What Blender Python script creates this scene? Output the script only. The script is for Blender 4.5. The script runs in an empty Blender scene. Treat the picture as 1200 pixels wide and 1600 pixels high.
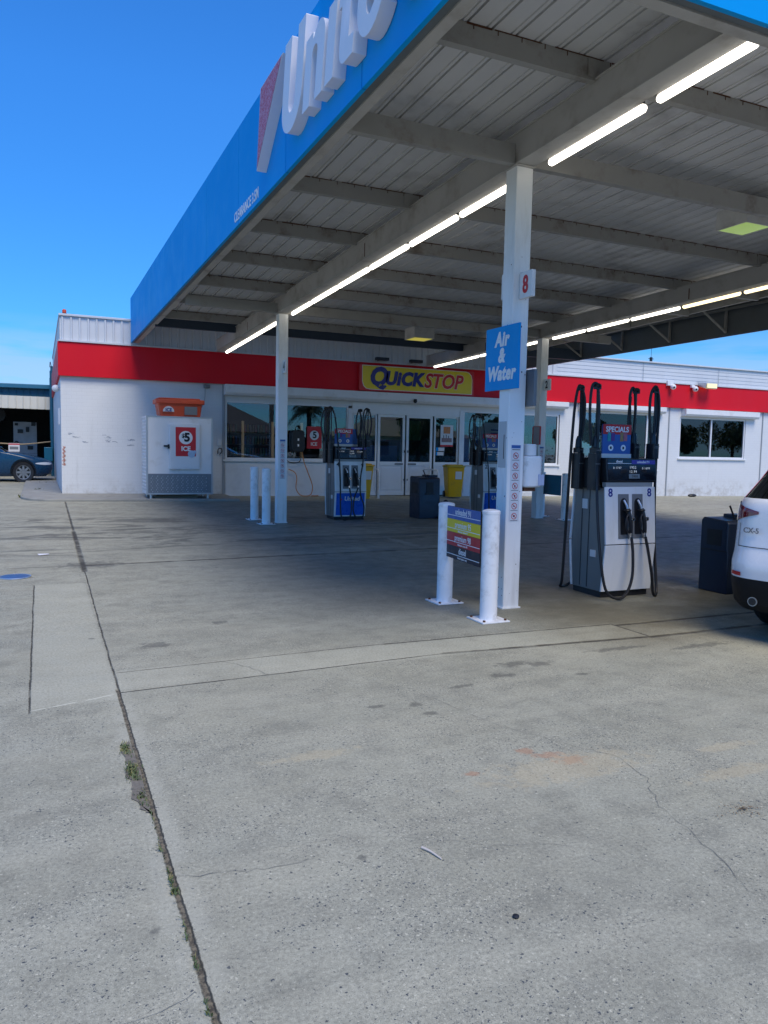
import bpy, bmesh, math, random
from mathutils import Matrix, Vector
random.seed(7)
R = math.radians
SC = bpy.context.scene
# ------------------------------------------------------------------ camera
cd = bpy.data.cameras.new("camera")
cam = bpy.data.objects.new("camera", cd)
SC.collection.objects.link(cam)
SC.camera = cam
cd.sensor_fit = 'VERTICAL'; cd.sensor_height = 24.0; cd.lens = 1189.57 / 1600 * 24
cd.clip_start = 0.05; cd.clip_end = 3000
EYE = 1.45
# world axes seen from the camera (x right, y down, z forward), from the vanishing points
v1 = Vector((62 - 600, 691 - 800, 1189.57)).normalized()      # +Y of the world
v2 = Vector((3240 - 600, 752 - 800, 1189.57)).normalized()    # +X
v3 = v2.cross(v1).normalized(); v2 = v1.cross(v3)
right = Vector((v2.x, v1.x, v3.x)); down = Vector((v2.y, v1.y, v3.y)); fwd = Vector((v2.z, v1.z, v3.z))
m = Matrix((right, -down, -fwd)).transposed().to_4x4()
m.translation = (0, 0, EYE)
cam.matrix_world = m
# ------------------------------------------------------------------ world, sun, exposure
SUN_EL, SUN_AZ = 57.0, 178.0        # azimuth measured from +Y clockwise: the sun stands behind the camera
w = bpy.data.worlds.new("World"); SC.world = w; w.use_nodes = True
nt = w.node_tree; bg = nt.nodes["Background"]
sky = nt.nodes.new("ShaderNodeTexSky"); sky.sky_type = 'NISHITA'; sky.sun_disc = False
sky.sun_elevation = R(SUN_EL); sky.sun_rotation = R(SUN_AZ)
sky.air_density = 1.0; sky.dust_density = 0.05; sky.ozone_density = 3.0
hs = nt.nodes.new("ShaderNodeHueSaturation"); hs.inputs["Saturation"].default_value = 1.15; hs.inputs["Value"].default_value = 1.0
tn = nt.nodes.new("ShaderNodeMixRGB"); tn.blend_type = "MULTIPLY"; tn.inputs[0].default_value = 1; tn.inputs[2].default_value = (.235,.605,.95,1); nt.links.new(sky.outputs[0], hs.inputs["Color"]); nt.links.new(hs.outputs[0], tn.inputs[1])
# thin bank of cloud low on the horizon
tc = nt.nodes.new("ShaderNodeTexCoord"); sp = nt.nodes.new("ShaderNodeSeparateXYZ"); nt.links.new(tc.outputs["Generated"], sp.inputs[0])
mp = nt.nodes.new("ShaderNodeMapping"); mp.inputs["Scale"].default_value = (3, 3, 22); nt.links.new(tc.outputs["Generated"], mp.inputs[0])
nz = nt.nodes.new("ShaderNodeTexNoise"); nz.inputs["Scale"].default_value = 2.2; nz.inputs["Detail"].default_value = 6; nt.links.new(mp.outputs[0], nz.inputs["Vector"])
r1 = nt.nodes.new("ShaderNodeMapRange"); r1.inputs[1].default_value = .40; r1.inputs[2].default_value = .58; nt.links.new(nz.outputs["Fac"], r1.inputs[0])
r2 = nt.nodes.new("ShaderNodeMapRange"); r2.inputs[1].default_value = .15; r2.inputs[2].default_value = .09; nt.links.new(sp.outputs["Z"], r2.inputs[0])
mu = nt.nodes.new("ShaderNodeMath"); mu.operation = 'MULTIPLY'; nt.links.new(r1.outputs[0], mu.inputs[0]); nt.links.new(r2.outputs[0], mu.inputs[1])
mu2 = nt.nodes.new("ShaderNodeMath"); mu2.operation = 'MULTIPLY'; mu2.inputs[1].default_value = .6; nt.links.new(mu.outputs[0], mu2.inputs[0])
mx = nt.nodes.new("ShaderNodeMixRGB"); mx.inputs[2].default_value = (2.0, 2.7, 4.0, 1); nt.links.new(mu2.outputs[0], mx.inputs[0]); hz = nt.nodes.new("ShaderNodeMapRange"); hz.inputs[1].default_value = 0; hz.inputs[2].default_value = .40; hz.inputs[3].default_value = .60; hz.inputs[4].default_value = 1.0
hm = nt.nodes.new("ShaderNodeVectorMath"); hm.operation = 'SCALE'; nt.links.new(tn.outputs[0], hm.inputs[0]); nt.links.new(hz.outputs[0], hm.inputs["Scale"]); nt.links.new(hm.outputs[0], mx.inputs[1])
nt.links.new(sp.outputs["Z"], hz.inputs[0]); nt.links.new(mx.outputs[0], bg.inputs["Color"]); bg.inputs["Strength"].default_value = 0.15
sd = bpy.data.lights.new("sun", 'SUN'); sd.energy = 2.1; sd.angle = R(32); sd.color = (1.0, .88, .70)
so = bpy.data.objects.new("sun", sd); SC.collection.objects.link(so)
az = R(SUN_AZ); el = R(SUN_EL)
sdir = Vector((math.sin(az) * math.cos(el), math.cos(az) * math.cos(el), math.sin(el)))
so.rotation_euler = sdir.to_track_quat('Z', 'Y').to_euler(); so.location = (0, -10, 30)
SC.view_settings.view_transform = 'Standard'; SC.view_settings.look = 'None'
SC.view_settings.exposure = 0.68; SC.view_settings.gamma = 1.0
SC.cycles.max_bounces = 7; SC.cycles.diffuse_bounces = 4; SC.cycles.glossy_bounces = 4; SC.cycles.transparent_max_bounces = 12
SC.cycles.caustics_reflective = False; SC.cycles.caustics_refractive = False
SC.cycles.use_denoising = True
SC.cycles.sample_clamp_indirect = 6

# ------------------------------------------------------------------ helpers
COL = SC.collection
ORG = {}
def tag(o, label=None, cat=None, group=None, kind=None):
    if label: o['label'] = label
    if cat: o['category'] = cat
    if group: o['group'] = group
    if kind: o['kind'] = kind
    return o
def thing(name, label, cat, loc=(0, 0, 0), group=None, local=False):
    o = bpy.data.objects.new(name, None); COL.objects.link(o); o.empty_display_size = .2
    o.location = loc
    ORG[o] = Vector((0, 0, 0)) if local else Vector(loc)
    return tag(o, label, cat, group)
def copy_tree(o, parent=None):
    c = o.copy(); COL.objects.link(c); c.parent = parent
    for ch in list(o.children): copy_tree(ch, c)
    return c
class MB:
    def __init__(s): s.v = []; s.f = []; s.mi = []; s.M = Matrix()
    def add(s, vs, fs, mi=0):
        b = len(s.v); s.v += [s.M @ Vector(p) for p in vs]
        for f in fs: s.f.append([b + i for i in f]); s.mi.append(mi)
        return s
    def box(s, x0, x1, y0, y1, z0, z1, mi=0):
        if x0 > x1: x0, x1 = x1, x0
        if y0 > y1: y0, y1 = y1, y0
        if z0 > z1: z0, z1 = z1, z0
        return s.add([(x0,y0,z0),(x1,y0,z0),(x1,y1,z0),(x0,y1,z0),(x0,y0,z1),(x1,y0,z1),(x1,y1,z1),(x0,y1,z1)],
                     [(0,3,2,1),(4,5,6,7),(0,1,5,4),(1,2,6,5),(2,3,7,6),(3,0,4,7)], mi)
    def sbox(s, x0, x1, y0, y1, zf0, zf1, mi=0):
        # box whose bottom / top heights are functions of (x, y)
        P = [(x0,y0),(x1,y0),(x1,y1),(x0,y1)]
        return s.add([(x,y,zf0(x,y)) for x,y in P]+[(x,y,zf1(x,y)) for x,y in P],
                     [(0,3,2,1),(4,5,6,7),(0,1,5,4),(1,2,6,5),(2,3,7,6),(3,0,4,7)], mi)
    def quad(s, a, b, c, d, mi=0): return s.add([a,b,c,d], [(0,1,2,3)], mi)
    def cyl(s, p0, p1, r0, r1=None, n=16, mi=0, cap=True):
        p0 = Vector(p0); p1 = Vector(p1); r1 = r0 if r1 is None else r1
        d = (p1-p0).normalized(); a = d.orthogonal().normalized(); b = d.cross(a)
        vs = [p0+(a*math.cos(t)+b*math.sin(t))*r0 for t in [2*math.pi*i/n for i in range(n)]]
        vs += [p1+(a*math.cos(t)+b*math.sin(t))*r1 for t in [2*math.pi*i/n for i in range(n)]]
        fs = [(i,(i+1)%n,n+(i+1)%n,n+i) for i in range(n)]
        if cap: fs += [tuple(range(n-1,-1,-1)), tuple(range(n,2*n))]
        return s.add(vs, fs, mi)
    def tube(s, pts, r, n=8, mi=0, sub=6, rs=None):
        P = [Vector(p) for p in pts]; Q = []
        if sub > 1 and len(P) > 2:
            E = [P[0]*2-P[1]]+P+[P[-1]*2-P[-2]]
            for i in range(1, len(E)-2):
                for k in range(sub):
                    t = k/sub; a,b,c,d = E[i-1],E[i],E[i+1],E[i+2]
                    Q.append(.5*((2*b)+(c-a)*t+(2*a-5*b+4*c-d)*t*t+(-a+3*b-3*c+d)*t**3))
            Q.append(P[-1])
        else: Q = P
        vs = []; nrm = (Q[1]-Q[0]).orthogonal().normalized()
        for i, q in enumerate(Q):
            d = (Q[min(i+1,len(Q)-1)]-Q[max(i-1,0)]).normalized()
            nrm = (nrm-d*nrm.dot(d)).normalized(); b = d.cross(nrm)
            rr = r if rs is None else rs(i/(len(Q)-1))
            vs += [q+(nrm*math.cos(2*math.pi*k/n)+b*math.sin(2*math.pi*k/n))*rr for k in range(n)]
        fs = [(i*n+k,i*n+(k+1)%n,(i+1)*n+(k+1)%n,(i+1)*n+k) for i in range(len(Q)-1) for k in range(n)]
        fs += [tuple(range(n-1,-1,-1)), tuple((len(Q)-1)*n+k for k in range(n))]
        return s.add(vs, fs, mi)
    def prism(s, poly, a, b, axis='z', mi=0):
        if axis == 'z': f = lambda p,h: (p[0],p[1],h)
        elif axis == 'y': f = lambda p,h: (p[0],h,p[1])
        else: f = lambda p,h: (h,p[0],p[1])
        n = len(poly)
        vs = [f(p,a) for p in poly]+[f(p,b) for p in poly]
        fs = [tuple(range(n-1,-1,-1)), tuple(range(n,2*n))]+[(i,(i+1)%n,n+(i+1)%n,n+i) for i in range(n)]
        return s.add(vs, fs, mi)
    def lathe(s, prof, n=20, c=(0,0), mi=0):
        vs = [(c[0]+r*math.cos(2*math.pi*k/n), c[1]+r*math.sin(2*math.pi*k/n), z) for r,z in prof for k in range(n)]
        fs = [(i*n+k,i*n+(k+1)%n,(i+1)*n+(k+1)%n,(i+1)*n+k) for i in range(len(prof)-1) for k in range(n)]
        fs += [tuple(range(n-1,-1,-1)), tuple((len(prof)-1)*n+k for k in range(n))]
        return s.add(vs, fs, mi)
    def ball(s, c, r, n=10, mi=0, sx=1, sy=1, sz=1):
        vs = []; fs = []
        for i in range(n+1):
            t = math.pi*i/n
            for k in range(n*2):
                p = math.pi*k/n
                vs.append((c[0]+sx*r*math.sin(t)*math.cos(p), c[1]+sy*r*math.sin(t)*math.sin(p), c[2]+sz*r*math.cos(t)))
        N = 2*n
        fs = [(i*N+k,(i+1)*N+k,(i+1)*N+(k+1)%N,i*N+(k+1)%N) for i in range(n) for k in range(N)]
        return s.add(vs, fs, mi)
    def text(s, txt, o, r, u, size, depth=.002, bold=0.0, shear=0.0, xs=1.0, mi=0, align='CENTER', sp=1.0):
        cu = bpy.data.curves.new("t", 'FONT'); cu.body = txt; cu.size = size; cu.extrude = depth/2; cu.offset = bold*size
        cu.shear = shear; cu.align_x = align; cu.align_y = 'CENTER'; cu.space_character = sp; cu.resolution_u = 3
        return s._curve(cu, o, r, u, xs, depth, mi)
    def _curve(s, cu, o, r, u, xs, depth, mi):
        ob = bpy.data.objects.new("t", cu); COL.objects.link(ob)
        dg = bpy.context.evaluated_depsgraph_get(); dg.update()
        me = bpy.data.meshes.new_from_object(ob.evaluated_get(dg))
        r = Vector(r).normalized(); u = Vector(u).normalized(); nn = r.cross(u); o = Vector(o)
        s.add([o+r*(v.co.x*xs)+u*v.co.y+nn*(v.co.z+depth/2) for v in me.vertices], [tuple(p.vertices) for p in me.polygons], mi)
        bpy.data.objects.remove(ob); bpy.data.curves.remove(cu); bpy.data.meshes.remove(me)
        return s
    def outline(s, loops, o, r, u, depth, mi=0, bevel=0):
        cu = bpy.data.curves.new("t", 'CURVE'); cu.dimensions = '2D'; cu.fill_mode = 'BOTH'; cu.extrude = depth/2
        cu.bevel_depth = bevel; cu.bevel_resolution = 1
        for L in loops:
            spn = cu.splines.new('POLY'); spn.points.add(len(L)-1)
            for i, p in enumerate(L): spn.points[i].co = (p[0], p[1], 0, 1)
            spn.use_cyclic_u = True
        return s._curve(cu, o, r, u, 1, depth, mi)
    def build(s, name, mats, parent=None, bevel=0, label=None, kind=None, seg=2, angle=35, cat=None, group=None):
        me = bpy.data.meshes.new(name)
        off = ORG.get(parent, Vector((0,0,0)))
        me.from_pydata([v-off for v in s.v], [], s.f)
        if not isinstance(mats, (list, tuple)): mats = [mats]
        for mm in mats: me.materials.append(mm)
        me.polygons.foreach_set("material_index", s.mi)
        me.polygons.foreach_set("use_smooth", [True]*len(s.f)); me.update()
        me.set_sharp_from_angle(angle=R(angle))
        o = bpy.data.objects.new(name, me); COL.objects.link(o)
        if parent is not None: o.parent = parent
        ORG[o] = off
        if bevel:
            b = o.modifiers.new("bevel", 'BEVEL'); b.width = bevel; b.segments = seg; b.limit_method = 'ANGLE'; b.angle_limit = R(40); b.harden_normals = False
        return tag(o, label, cat, group, kind)
def rrect(x0, x1, y0, y1, r, n=4):
    P = []
    for cx, cy, a in ((x1-r,y0+r,-90),(x1-r,y1-r,0),(x0+r,y1-r,90),(x0+r,y0+r,180)):
        for k in range(n+1):
            t = R(a+90*k/n); P.append((cx+r*math.cos(t), cy+r*math.sin(t)))
    return P
def circ(cx, cy, r, n=24, a0=0, a1=360, ry=None):
    ry = ry or r
    return [(cx+r*math.cos(R(a0+(a1-a0)*k/n)), cy+ry*math.sin(R(a0+(a1-a0)*k/n))) for k in range(n + (0 if a1-a0==360 else 1))]
X_, Y_, Z_ = Vector((1,0,0)), Vector((0,1,0)), Vector((0,0,1))
def sgn(v): return 1 if v > 0 else -1

# ---- materials
class NB:
    def __init__(s, name):
        s.m = bpy.data.materials.new(name); s.m.use_nodes = True; s.t = s.m.node_tree; s.n = s.t.nodes; s.L = s.t.links
        s.b = s.n["Principled BSDF"]; s._tc = None
    def new(s, t): return s.n.new(t)
    def lk(s, a, b): s.L.new(a, b)
    def obj(s):
        if not s._tc: s._tc = s.new("ShaderNodeTexCoord")
        return s._tc.outputs["Object"]
    def val(s, x, inp):
        if isinstance(x, (int, float)): inp.default_value = x
        elif isinstance(x, tuple): inp.default_value = x if len(x) == 4 or inp.type == 'VECTOR' else (*x, 1)
        else: s.lk(x, inp)
    def math(s, op, a, b=0, c=None, clamp=False):
        n = s.new("ShaderNodeMath"); n.operation = op; n.use_clamp = clamp; s.val(a, n.inputs[0]); s.val(b, n.inputs[1])
        if c is not None: s.val(c, n.inputs[2])
        return n.outputs[0]
    def rng(s, x, a, b, c=0., d=1.):
        n = s.new("ShaderNodeMapRange"); s.val(x, n.inputs[0]); n.inputs[1].default_value=a; n.inputs[2].default_value=b; n.inputs[3].default_value=c; n.inputs[4].default_value=d
        n.interpolation_type = 'SMOOTHSTEP'; return n.outputs[0]
    def noise(s, scale, detail=4, rough=.55, vec=None, sc3=None, dist=0):
        n = s.new("ShaderNodeTexNoise"); n.inputs["Scale"].default_value=scale; n.inputs["Detail"].default_value=detail; n.inputs["Roughness"].default_value=rough; n.inputs["Distortion"].default_value=dist
        v = vec or s.obj()
        if sc3:
            mp = s.new("ShaderNodeMapping"); mp.inputs["Scale"].default_value = sc3; s.lk(v, mp.inputs[0]); v = mp.outputs[0]
        s.lk(v, n.inputs["Vector"]); return n.outputs["Fac"]
    def mix(s, f, a, b, mode='MIX'):
        n = s.new("ShaderNodeMixRGB"); n.blend_type = mode; s.val(f, n.inputs[0]); s.val(a, n.inputs[1]); s.val(b, n.inputs[2]); return n.outputs[0]
    def bump(s, h, dist=.002, strength=1.0):
        n = s.new("ShaderNodeBump"); n.inputs["Distance"].default_value = dist; n.inputs["Strength"].default_value = strength; s.lk(h, n.inputs["Height"]); s.lk(n.outputs[0], s.b.inputs["Normal"])
MATS = {}
def mat(name, col, rough=.5, metal=0., var=.12, vs=3.0, dirt=0., dcol=(.12,.10,.08), ds=2.0, bump=0., bs=60, coat=0., spec=.5, streak=False):
    if name in MATS: return MATS[name]
    n = NB(name); c = (*col, 1)
    f = n.noise(vs, 5)
    lo = tuple(x*(1-var) for x in col); hi = tuple(min(1, x*(1+var)) for x in col)
    out = n.mix(f, lo, hi)
    if dirt:
        g = n.noise(ds, 8, .65, sc3=(1,1,.18) if streak else None)
        out = n.mix(n.math('MULTIPLY', n.rng(g, .48, .78), dirt), out, dcol)
    n.val(out, n.b.inputs["Base Color"])
    n.b.inputs["Metallic"].default_value = metal
    n.lk(n.rng(n.noise(vs*4, 3), .3, .7, max(0, rough-.07), min(1, rough+.09)), n.b.inputs["Roughness"])
    n.b.inputs["Coat Weight"].default_value = coat; n.b.inputs["Coat Roughness"].default_value = .05
    n.b.inputs["Specular IOR Level"].default_value = spec
    if bump: n.bump(n.noise(bs, 4), bump)
    MATS[name] = n.m; return n.m
def emat(name, col, st, base=(.8,.8,.8)):
    n = NB(name); n.b.inputs["Base Color"].default_value = (*base,1); n.b.inputs["Emission Color"].default_value = (*col,1); n.b.inputs["Emission Strength"].default_value = st
    n.b.inputs["Roughness"].default_value = .35; MATS[name] = n.m; return n.m
def glass(name, tint, refl=.07, rough=0.):
    n = NB(name); tr = n.new("ShaderNodeBsdfTransparent"); tr.inputs[0].default_value = (*tint,1)
    gl = n.new("ShaderNodeBsdfGlossy"); gl.inputs["Roughness"].default_value = rough; gl.inputs[0].default_value = (.78,.88,1,1)
    fr = n.new("ShaderNodeFresnel"); fr.inputs[0].default_value = 1.55
    fac = n.math('ADD', n.math('MULTIPLY', fr.outputs[0], 1.5), refl, clamp=True)
    ms = n.new("ShaderNodeMixShader"); n.lk(fac, ms.inputs[0]); n.lk(tr.outputs[0], ms.inputs[1]); n.lk(gl.outputs[0], ms.inputs[2])
    n.lk(ms.outputs[0], n.n["Material Output"].inputs[0]); MATS[name] = n.m; return n.m

M_white = mat("white_paint", (.76,.77,.78), .45, var=.05, dirt=.35, dcol=(.38,.35,.30), ds=3, bump=.0006, bs=25)
M_frame = mat("white_frame", (.72,.74,.76), .35, var=.04, dirt=.2, dcol=(.4,.38,.35))
M_bollard = mat("bollard_white", (.82,.83,.84), .4, var=.05, dirt=.7, dcol=(.34,.33,.30), ds=8, bump=.0008, bs=14)
M_steel = mat("canopy_paint", (.43,.42,.395), .55, var=.14, dirt=.75, dcol=(.17,.13,.09), ds=2.2, bump=.001, bs=10)
M_steel2 = mat("canopy_joist_paint", (.34,.335,.315), .5, var=.15, dirt=.8, dcol=(.12,.085,.06), ds=3.0, bump=.001, bs=12)
M_soffit = mat("dark_soffit", (.13,.15,.16), .5, var=.15, dirt=.4)
M_navybeam = mat("navy_beam", (.03,.05,.08), .5)
M_column = mat("column_paint", (.83,.84,.84), .45, var=.06, dirt=.5, dcol=(.33,.29,.24), ds=4, bump=.0008, bs=18, streak=True)
M_red = mat("red_band", (.66,.006,.018), .5, var=.08, vs=.6, dirt=.25, dcol=(.55,.05,.06), ds=1.2, streak=True, spec=.25)
M_redlit = mat("red_paint", (.58,.02,.03), .4, var=.05)
M_blue = mat("fascia_blue", (.0,.33,.80), .5, var=.07, vs=.5, dirt=.25, dcol=(.0,.32,.70), ds=.8, spec=.12)
M_signblue = mat("sign_blue", (.0,.29,.70), .45, var=.04, spec=.2)
M_pumpblue = mat("pump_blue", (.008,.12,.60), .3, var=.05)
M_letter = mat("letter_white", (.80,.81,.83), .4, var=.03)
M_txtwhite = mat("text_white", (.82,.82,.82), .5, var=.02)
M_txtblack = mat("text_black", (.01,.01,.012), .5, var=.02)
M_txtnavy = mat("text_navy", (.008,.02,.22), .45, var=.03)
M_txtred = mat("text_red", (.55,.01,.015), .45, var=.03)
M_yellow = mat("sign_yellow", (.80,.62,.02), .4, var=.04)
M_binyellow = mat("bin_yellow", (.74,.40,.004), .4, var=.08, dirt=.3, ds=5)
M_binlid = mat("bin_lid", (.50,.36,.03), .6, var=.1, dirt=.5, ds=9, dcol=(.3,.27,.15))
M_black = mat("black_plastic", (.012,.013,.016), .4, var=.2, dirt=.2, dcol=(.05,.05,.05), ds=7)
M_rubber = mat("black_rubber", (.010,.010,.012), .45, var=.2)
M_navy = mat("navy_unit", (.010,.020,.042), .38, var=.15, dirt=.3, dcol=(.035,.045,.06), ds=5)
M_ss = mat("brushed_metal", (.33,.33,.32), .42, metal=.55, var=.15, vs=5, dirt=.45, dcol=(.12,.10,.08), ds=3, streak=True)
M_alu = mat("aluminium", (.55,.56,.58), .35, metal=.8, var=.1)
M_chrome = mat("chrome", (.75,.75,.77), .15, metal=1., var=.03)
M_greyplastic = mat("grey_plastic", (.17,.18,.19), .5, var=.1)
M_cream = mat("cream", (.62,.56,.38), .6, var=.06, dirt=.3, dcol=(.4,.33,.2))
M_orange = mat("orange_plastic", (.62,.08,.03), .45, var=.08)
M_orangehose = mat("orange_hose", (.55,.22,.07), .5, var=.05)
M_teal = mat("teal_steel", (.010,.10,.16), .45, var=.12, dirt=.3, dcol=(.05,.09,.11))
M_tealbox = mat("teal_box", (.01,.13,.20), .4)
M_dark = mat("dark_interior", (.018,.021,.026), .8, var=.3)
M_floor_in = mat("interior_floor", (.07,.07,.07), .5)
M_glass = glass("window_glass", (.80,.84,.86), .0)
M_carglass = glass("car_glass", (.12,.14,.15), .03)
M_lamp = emat("tube_light", (1.0,.93,.80), 2.6, base=(.85,.85,.82))
M_lampwarm = emat("tube_light_warm", (1.0,.80,.45), 1.5, base=(.85,.82,.7))
M_lime = emat("lime_lens", (.42,.60,.16), .30, base=(.35,.6,.1))
M_amber = emat("amber_lens", (.7,.6,.08), .35, base=(.6,.5,.1))
M_bracket = mat("lamp_housing", (.10,.105,.10), .5)
M_litbox = mat("light_box_paint", (.62,.62,.60), .5, var=.08, dirt=.4)
M_rust = mat("rust", (.10,.04,.02), .9, var=.4, vs=20)

# ---- terrain height
def zg(x, y):
    s = max(0., min(1., (y-6)/13.7)); xx = max(-3., min(26., x))
    return s*(.19-.0085*xx)

# ------------------------------------------------------------------ ground
def ground_material():
    n = NB("concrete_slab"); b = n.b
    sx = n.new("ShaderNodeSeparateXYZ"); n.lk(n.obj(), sx.inputs[0])
    wx = n.math('MULTIPLY', n.math('SUBTRACT', n.noise(2.2, 6, .7), .5), .024)
    wy = n.math('MULTIPLY', n.math('SUBTRACT', n.noise(1.7, 5, .6, sc3=(1.3,1,1)), .5), .03)
    fx = n.math('MULTIPLY', n.math('SUBTRACT', n.noise(40, 3), .5), .012)
    X = n.math('ADD', n.math('ADD', sx.outputs[0], wx), fx); Y = n.math('ADD', n.math('ADD', sx.outputs[1], wy), fx)
    x0, y0 = sx.outputs[0], sx.outputs[1]
    def inr(v, a, c, s=.01): return n.math('MULTIPLY', n.rng(v, a-s, a+s), n.rng(v, c+s, c-s))
    def vline(a, k, ya, yb, hw, soft=.006):   # x = a + k*y
        d = n.math('ABSOLUTE', n.math('SUBTRACT', X, n.math('MULTIPLY_ADD', Y, k, a)))
        return n.math('MULTIPLY', n.rng(d, hw+soft, hw*.6), inr(y0, ya, yb, .03))
    def hline(a, k, xa, xb, hw, soft=.006):
        d = n.math('ABSOLUTE', n.math('SUBTRACT', Y, n.math('MULTIPLY_ADD', X, k, a)))
        return n.math('MULTIPLY', n.rng(d, hw+soft, hw*.6), inr(x0, xa, xb, .02))
    bn = n.noise(13, 6, .75)
    def blob(cx, cy, rx, ry, edge=.35):
        dx = n.math('DIVIDE', n.math('SUBTRACT', x0, cx), rx); dy = n.math('DIVIDE', n.math('SUBTRACT', y0, cy), ry)
        d = n.math('SQRT', n.math('ADD', n.math('MULTIPLY', dx, dx), n.math('MULTIPLY', dy, dy)))
        d = n.math('ADD', d, n.math('MULTIPLY', n.math('SUBTRACT', bn, .5), 3.4))
        return n.rng(d, 1.0, 1.0-edge*1.5)
    def mx(*a):
        o = a[0]
        for q in a[1:]: o = n.math('MAXIMUM', o, q)
        return o
    big = n.noise(.35, 6, .6); mid = n.noise(1.6, 6, .65); mid2 = n.noise(5, 5, .6); fine = n.noise(70, 4, .7); grit = n.noise(260, 2, .6)
    streakn = n.noise(1.5, 6, .62, sc3=(.45, 2.2, 1))
    c = n.mix(n.rng(big, .35, .65), (.275,.268,.245,1), (.345,.332,.295,1))
    c = n.mix(n.rng(mid, .3, .7), c, n.mix(.5, c, (.40,.395,.37,1)))
    c = n.mix(n.math('MULTIPLY', n.rng(mid2, .42, .70), .55), c, (.205,.20,.188,1))
    mot = n.noise(14, 4, .65)
    c = n.mix(n.math('MULTIPLY', n.rng(mot, .40, .68), .30), c, (.21,.21,.20,1)); c = n.mix(n.math('MULTIPLY', n.rng(n.noise(7, 5, .7), .52, .72), .35), c, (.46,.45,.42,1))
    c = n.mix(n.math('MULTIPLY', n.rng(streakn, .42, .7), .4), c, (.45,.43,.39,1))
    # fresh patches between the joints
    patch = n.math('MULTIPLY', inr(X, -.07, .39, .012), inr(Y, 4.47, 8.25, .02))
    band = n.math('MULTIPLY', inr(X, .41, 4.42, .01), n.math('MULTIPLY', n.rng(n.math('SUBTRACT', Y, 4.63), -.03, .03), n.rng(n.math('SUBTRACT', Y, 5.05), .03, -.03)))
    smooth = mx(patch, n.math('MULTIPLY', band, n.rng(mid, .25, .55, .45, 1)))
    c = n.mix(n.math('MULTIPLY', smooth, n.rng(mid, .2, .8, .35, .7)), c, n.mix(mid2, (.37,.37,.35,1), (.49,.47,.43,1)))
    # exposed aggregate: dark and pale stones showing in worn areas
    vo = n.new("ShaderNodeTexVoronoi"); vo.inputs["Scale"].default_value = 92; vo.inputs["Randomness"].default_value = 1
    dn = n.new('ShaderNodeTexNoise'); dn.inputs['Scale'].default_value = 110; dn.inputs['Detail'].default_value = 2; n.lk(n.obj(), dn.inputs['Vector'])
    dv = n.new('ShaderNodeMixRGB'); dv.blend_type = 'LINEAR_LIGHT'; dv.inputs[0].default_value = .009; n.lk(n.obj(), dv.inputs[1]); n.lk(dn.outputs['Color'], dv.inputs[2]); n.lk(dv.outputs[0], vo.inputs["Vector"])
    vc = n.new("ShaderNodeSeparateColor"); n.lk(vo.outputs["Color"], vc.inputs[0])
    wear = n.math('MULTIPLY', n.math('MULTIPLY_ADD', n.rng(n.noise(1.25, 6, .75, sc3=(1,1.25,1)), .43, .62), .9, .12), n.math('SUBTRACT', 1.0, smooth))
    wear = n.math('MAXIMUM', wear, n.math('MULTIPLY', n.math('MULTIPLY', vline(.375, .0056, -5, 3.4, .03, .10), n.rng(mid, .4, .55)), .9))
    size = n.math('MULTIPLY', vc.outputs[0], .42)
    stone = n.math('MULTIPLY', n.rng(n.math('SUBTRACT', vo.outputs["Distance"], size), .05, -.05), n.rng(n.math('SUBTRACT', n.math('MULTIPLY', wear, .95), vc.outputs[1]), -.01, .01))
    scol = n.mix(n.rng(vc.outputs[2], .58, .62), (.055,.065,.09,1), (.50,.48,.44,1))
    c = n.mix(n.math('MULTIPLY', stone, .92), c, scol)
    v2 = n.new("ShaderNodeTexVoronoi"); v2.inputs["Scale"].default_value = 175; n.lk(dv.outputs[0], v2.inputs["Vector"])
    v2c = n.new("ShaderNodeSeparateColor"); n.lk(v2.outputs["Color"], v2c.inputs[0])
    st2 = n.math('MULTIPLY', n.rng(v2.outputs["Distance"], .38, .25), n.rng(n.math('SUBTRACT', n.math('MULTIPLY_ADD', wear, .95, .05), v2c.outputs[1]), -.01, .01))
    c = n.mix(n.math('MULTIPLY', st2, .8), c, n.mix(n.rng(v2c.outputs[2], .5, .55), (.08,.09,.11,1), (.46,.44,.40,1)))
    c = n.mix(.85, c, n.mix(fine, (.12,.12,.12,1), (.9,.9,.88,1)), 'OVERLAY')
    c = n.mix(.6, c, n.mix(grit, (.1,.1,.1,1), (.9,.9,.9,1)), 'OVERLAY')
    # oil and tyre grime where cars stand, with canopy shade painted into the lane
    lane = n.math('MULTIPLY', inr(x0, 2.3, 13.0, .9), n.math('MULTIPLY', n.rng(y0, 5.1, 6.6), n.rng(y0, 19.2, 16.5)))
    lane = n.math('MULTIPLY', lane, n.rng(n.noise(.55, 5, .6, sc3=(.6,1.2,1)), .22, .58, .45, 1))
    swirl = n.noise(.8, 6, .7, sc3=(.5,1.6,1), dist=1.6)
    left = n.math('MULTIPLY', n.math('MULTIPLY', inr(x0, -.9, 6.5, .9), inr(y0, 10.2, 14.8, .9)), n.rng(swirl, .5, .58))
    g2 = n.math('MULTIPLY', n.math('MULTIPLY', inr(x0, 3.9, 12, .7), inr(y0, 4.35, 6.9, .35)), n.rng(n.noise(1.1, 6, .65, sc3=(.7,1.3,1)), .30, .60, .25, 1))
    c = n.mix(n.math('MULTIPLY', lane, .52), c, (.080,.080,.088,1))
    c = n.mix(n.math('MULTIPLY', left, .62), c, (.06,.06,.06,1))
    c = n.mix(n.math('MULTIPLY', g2, .72), c, (.105,.088,.062,1))
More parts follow.
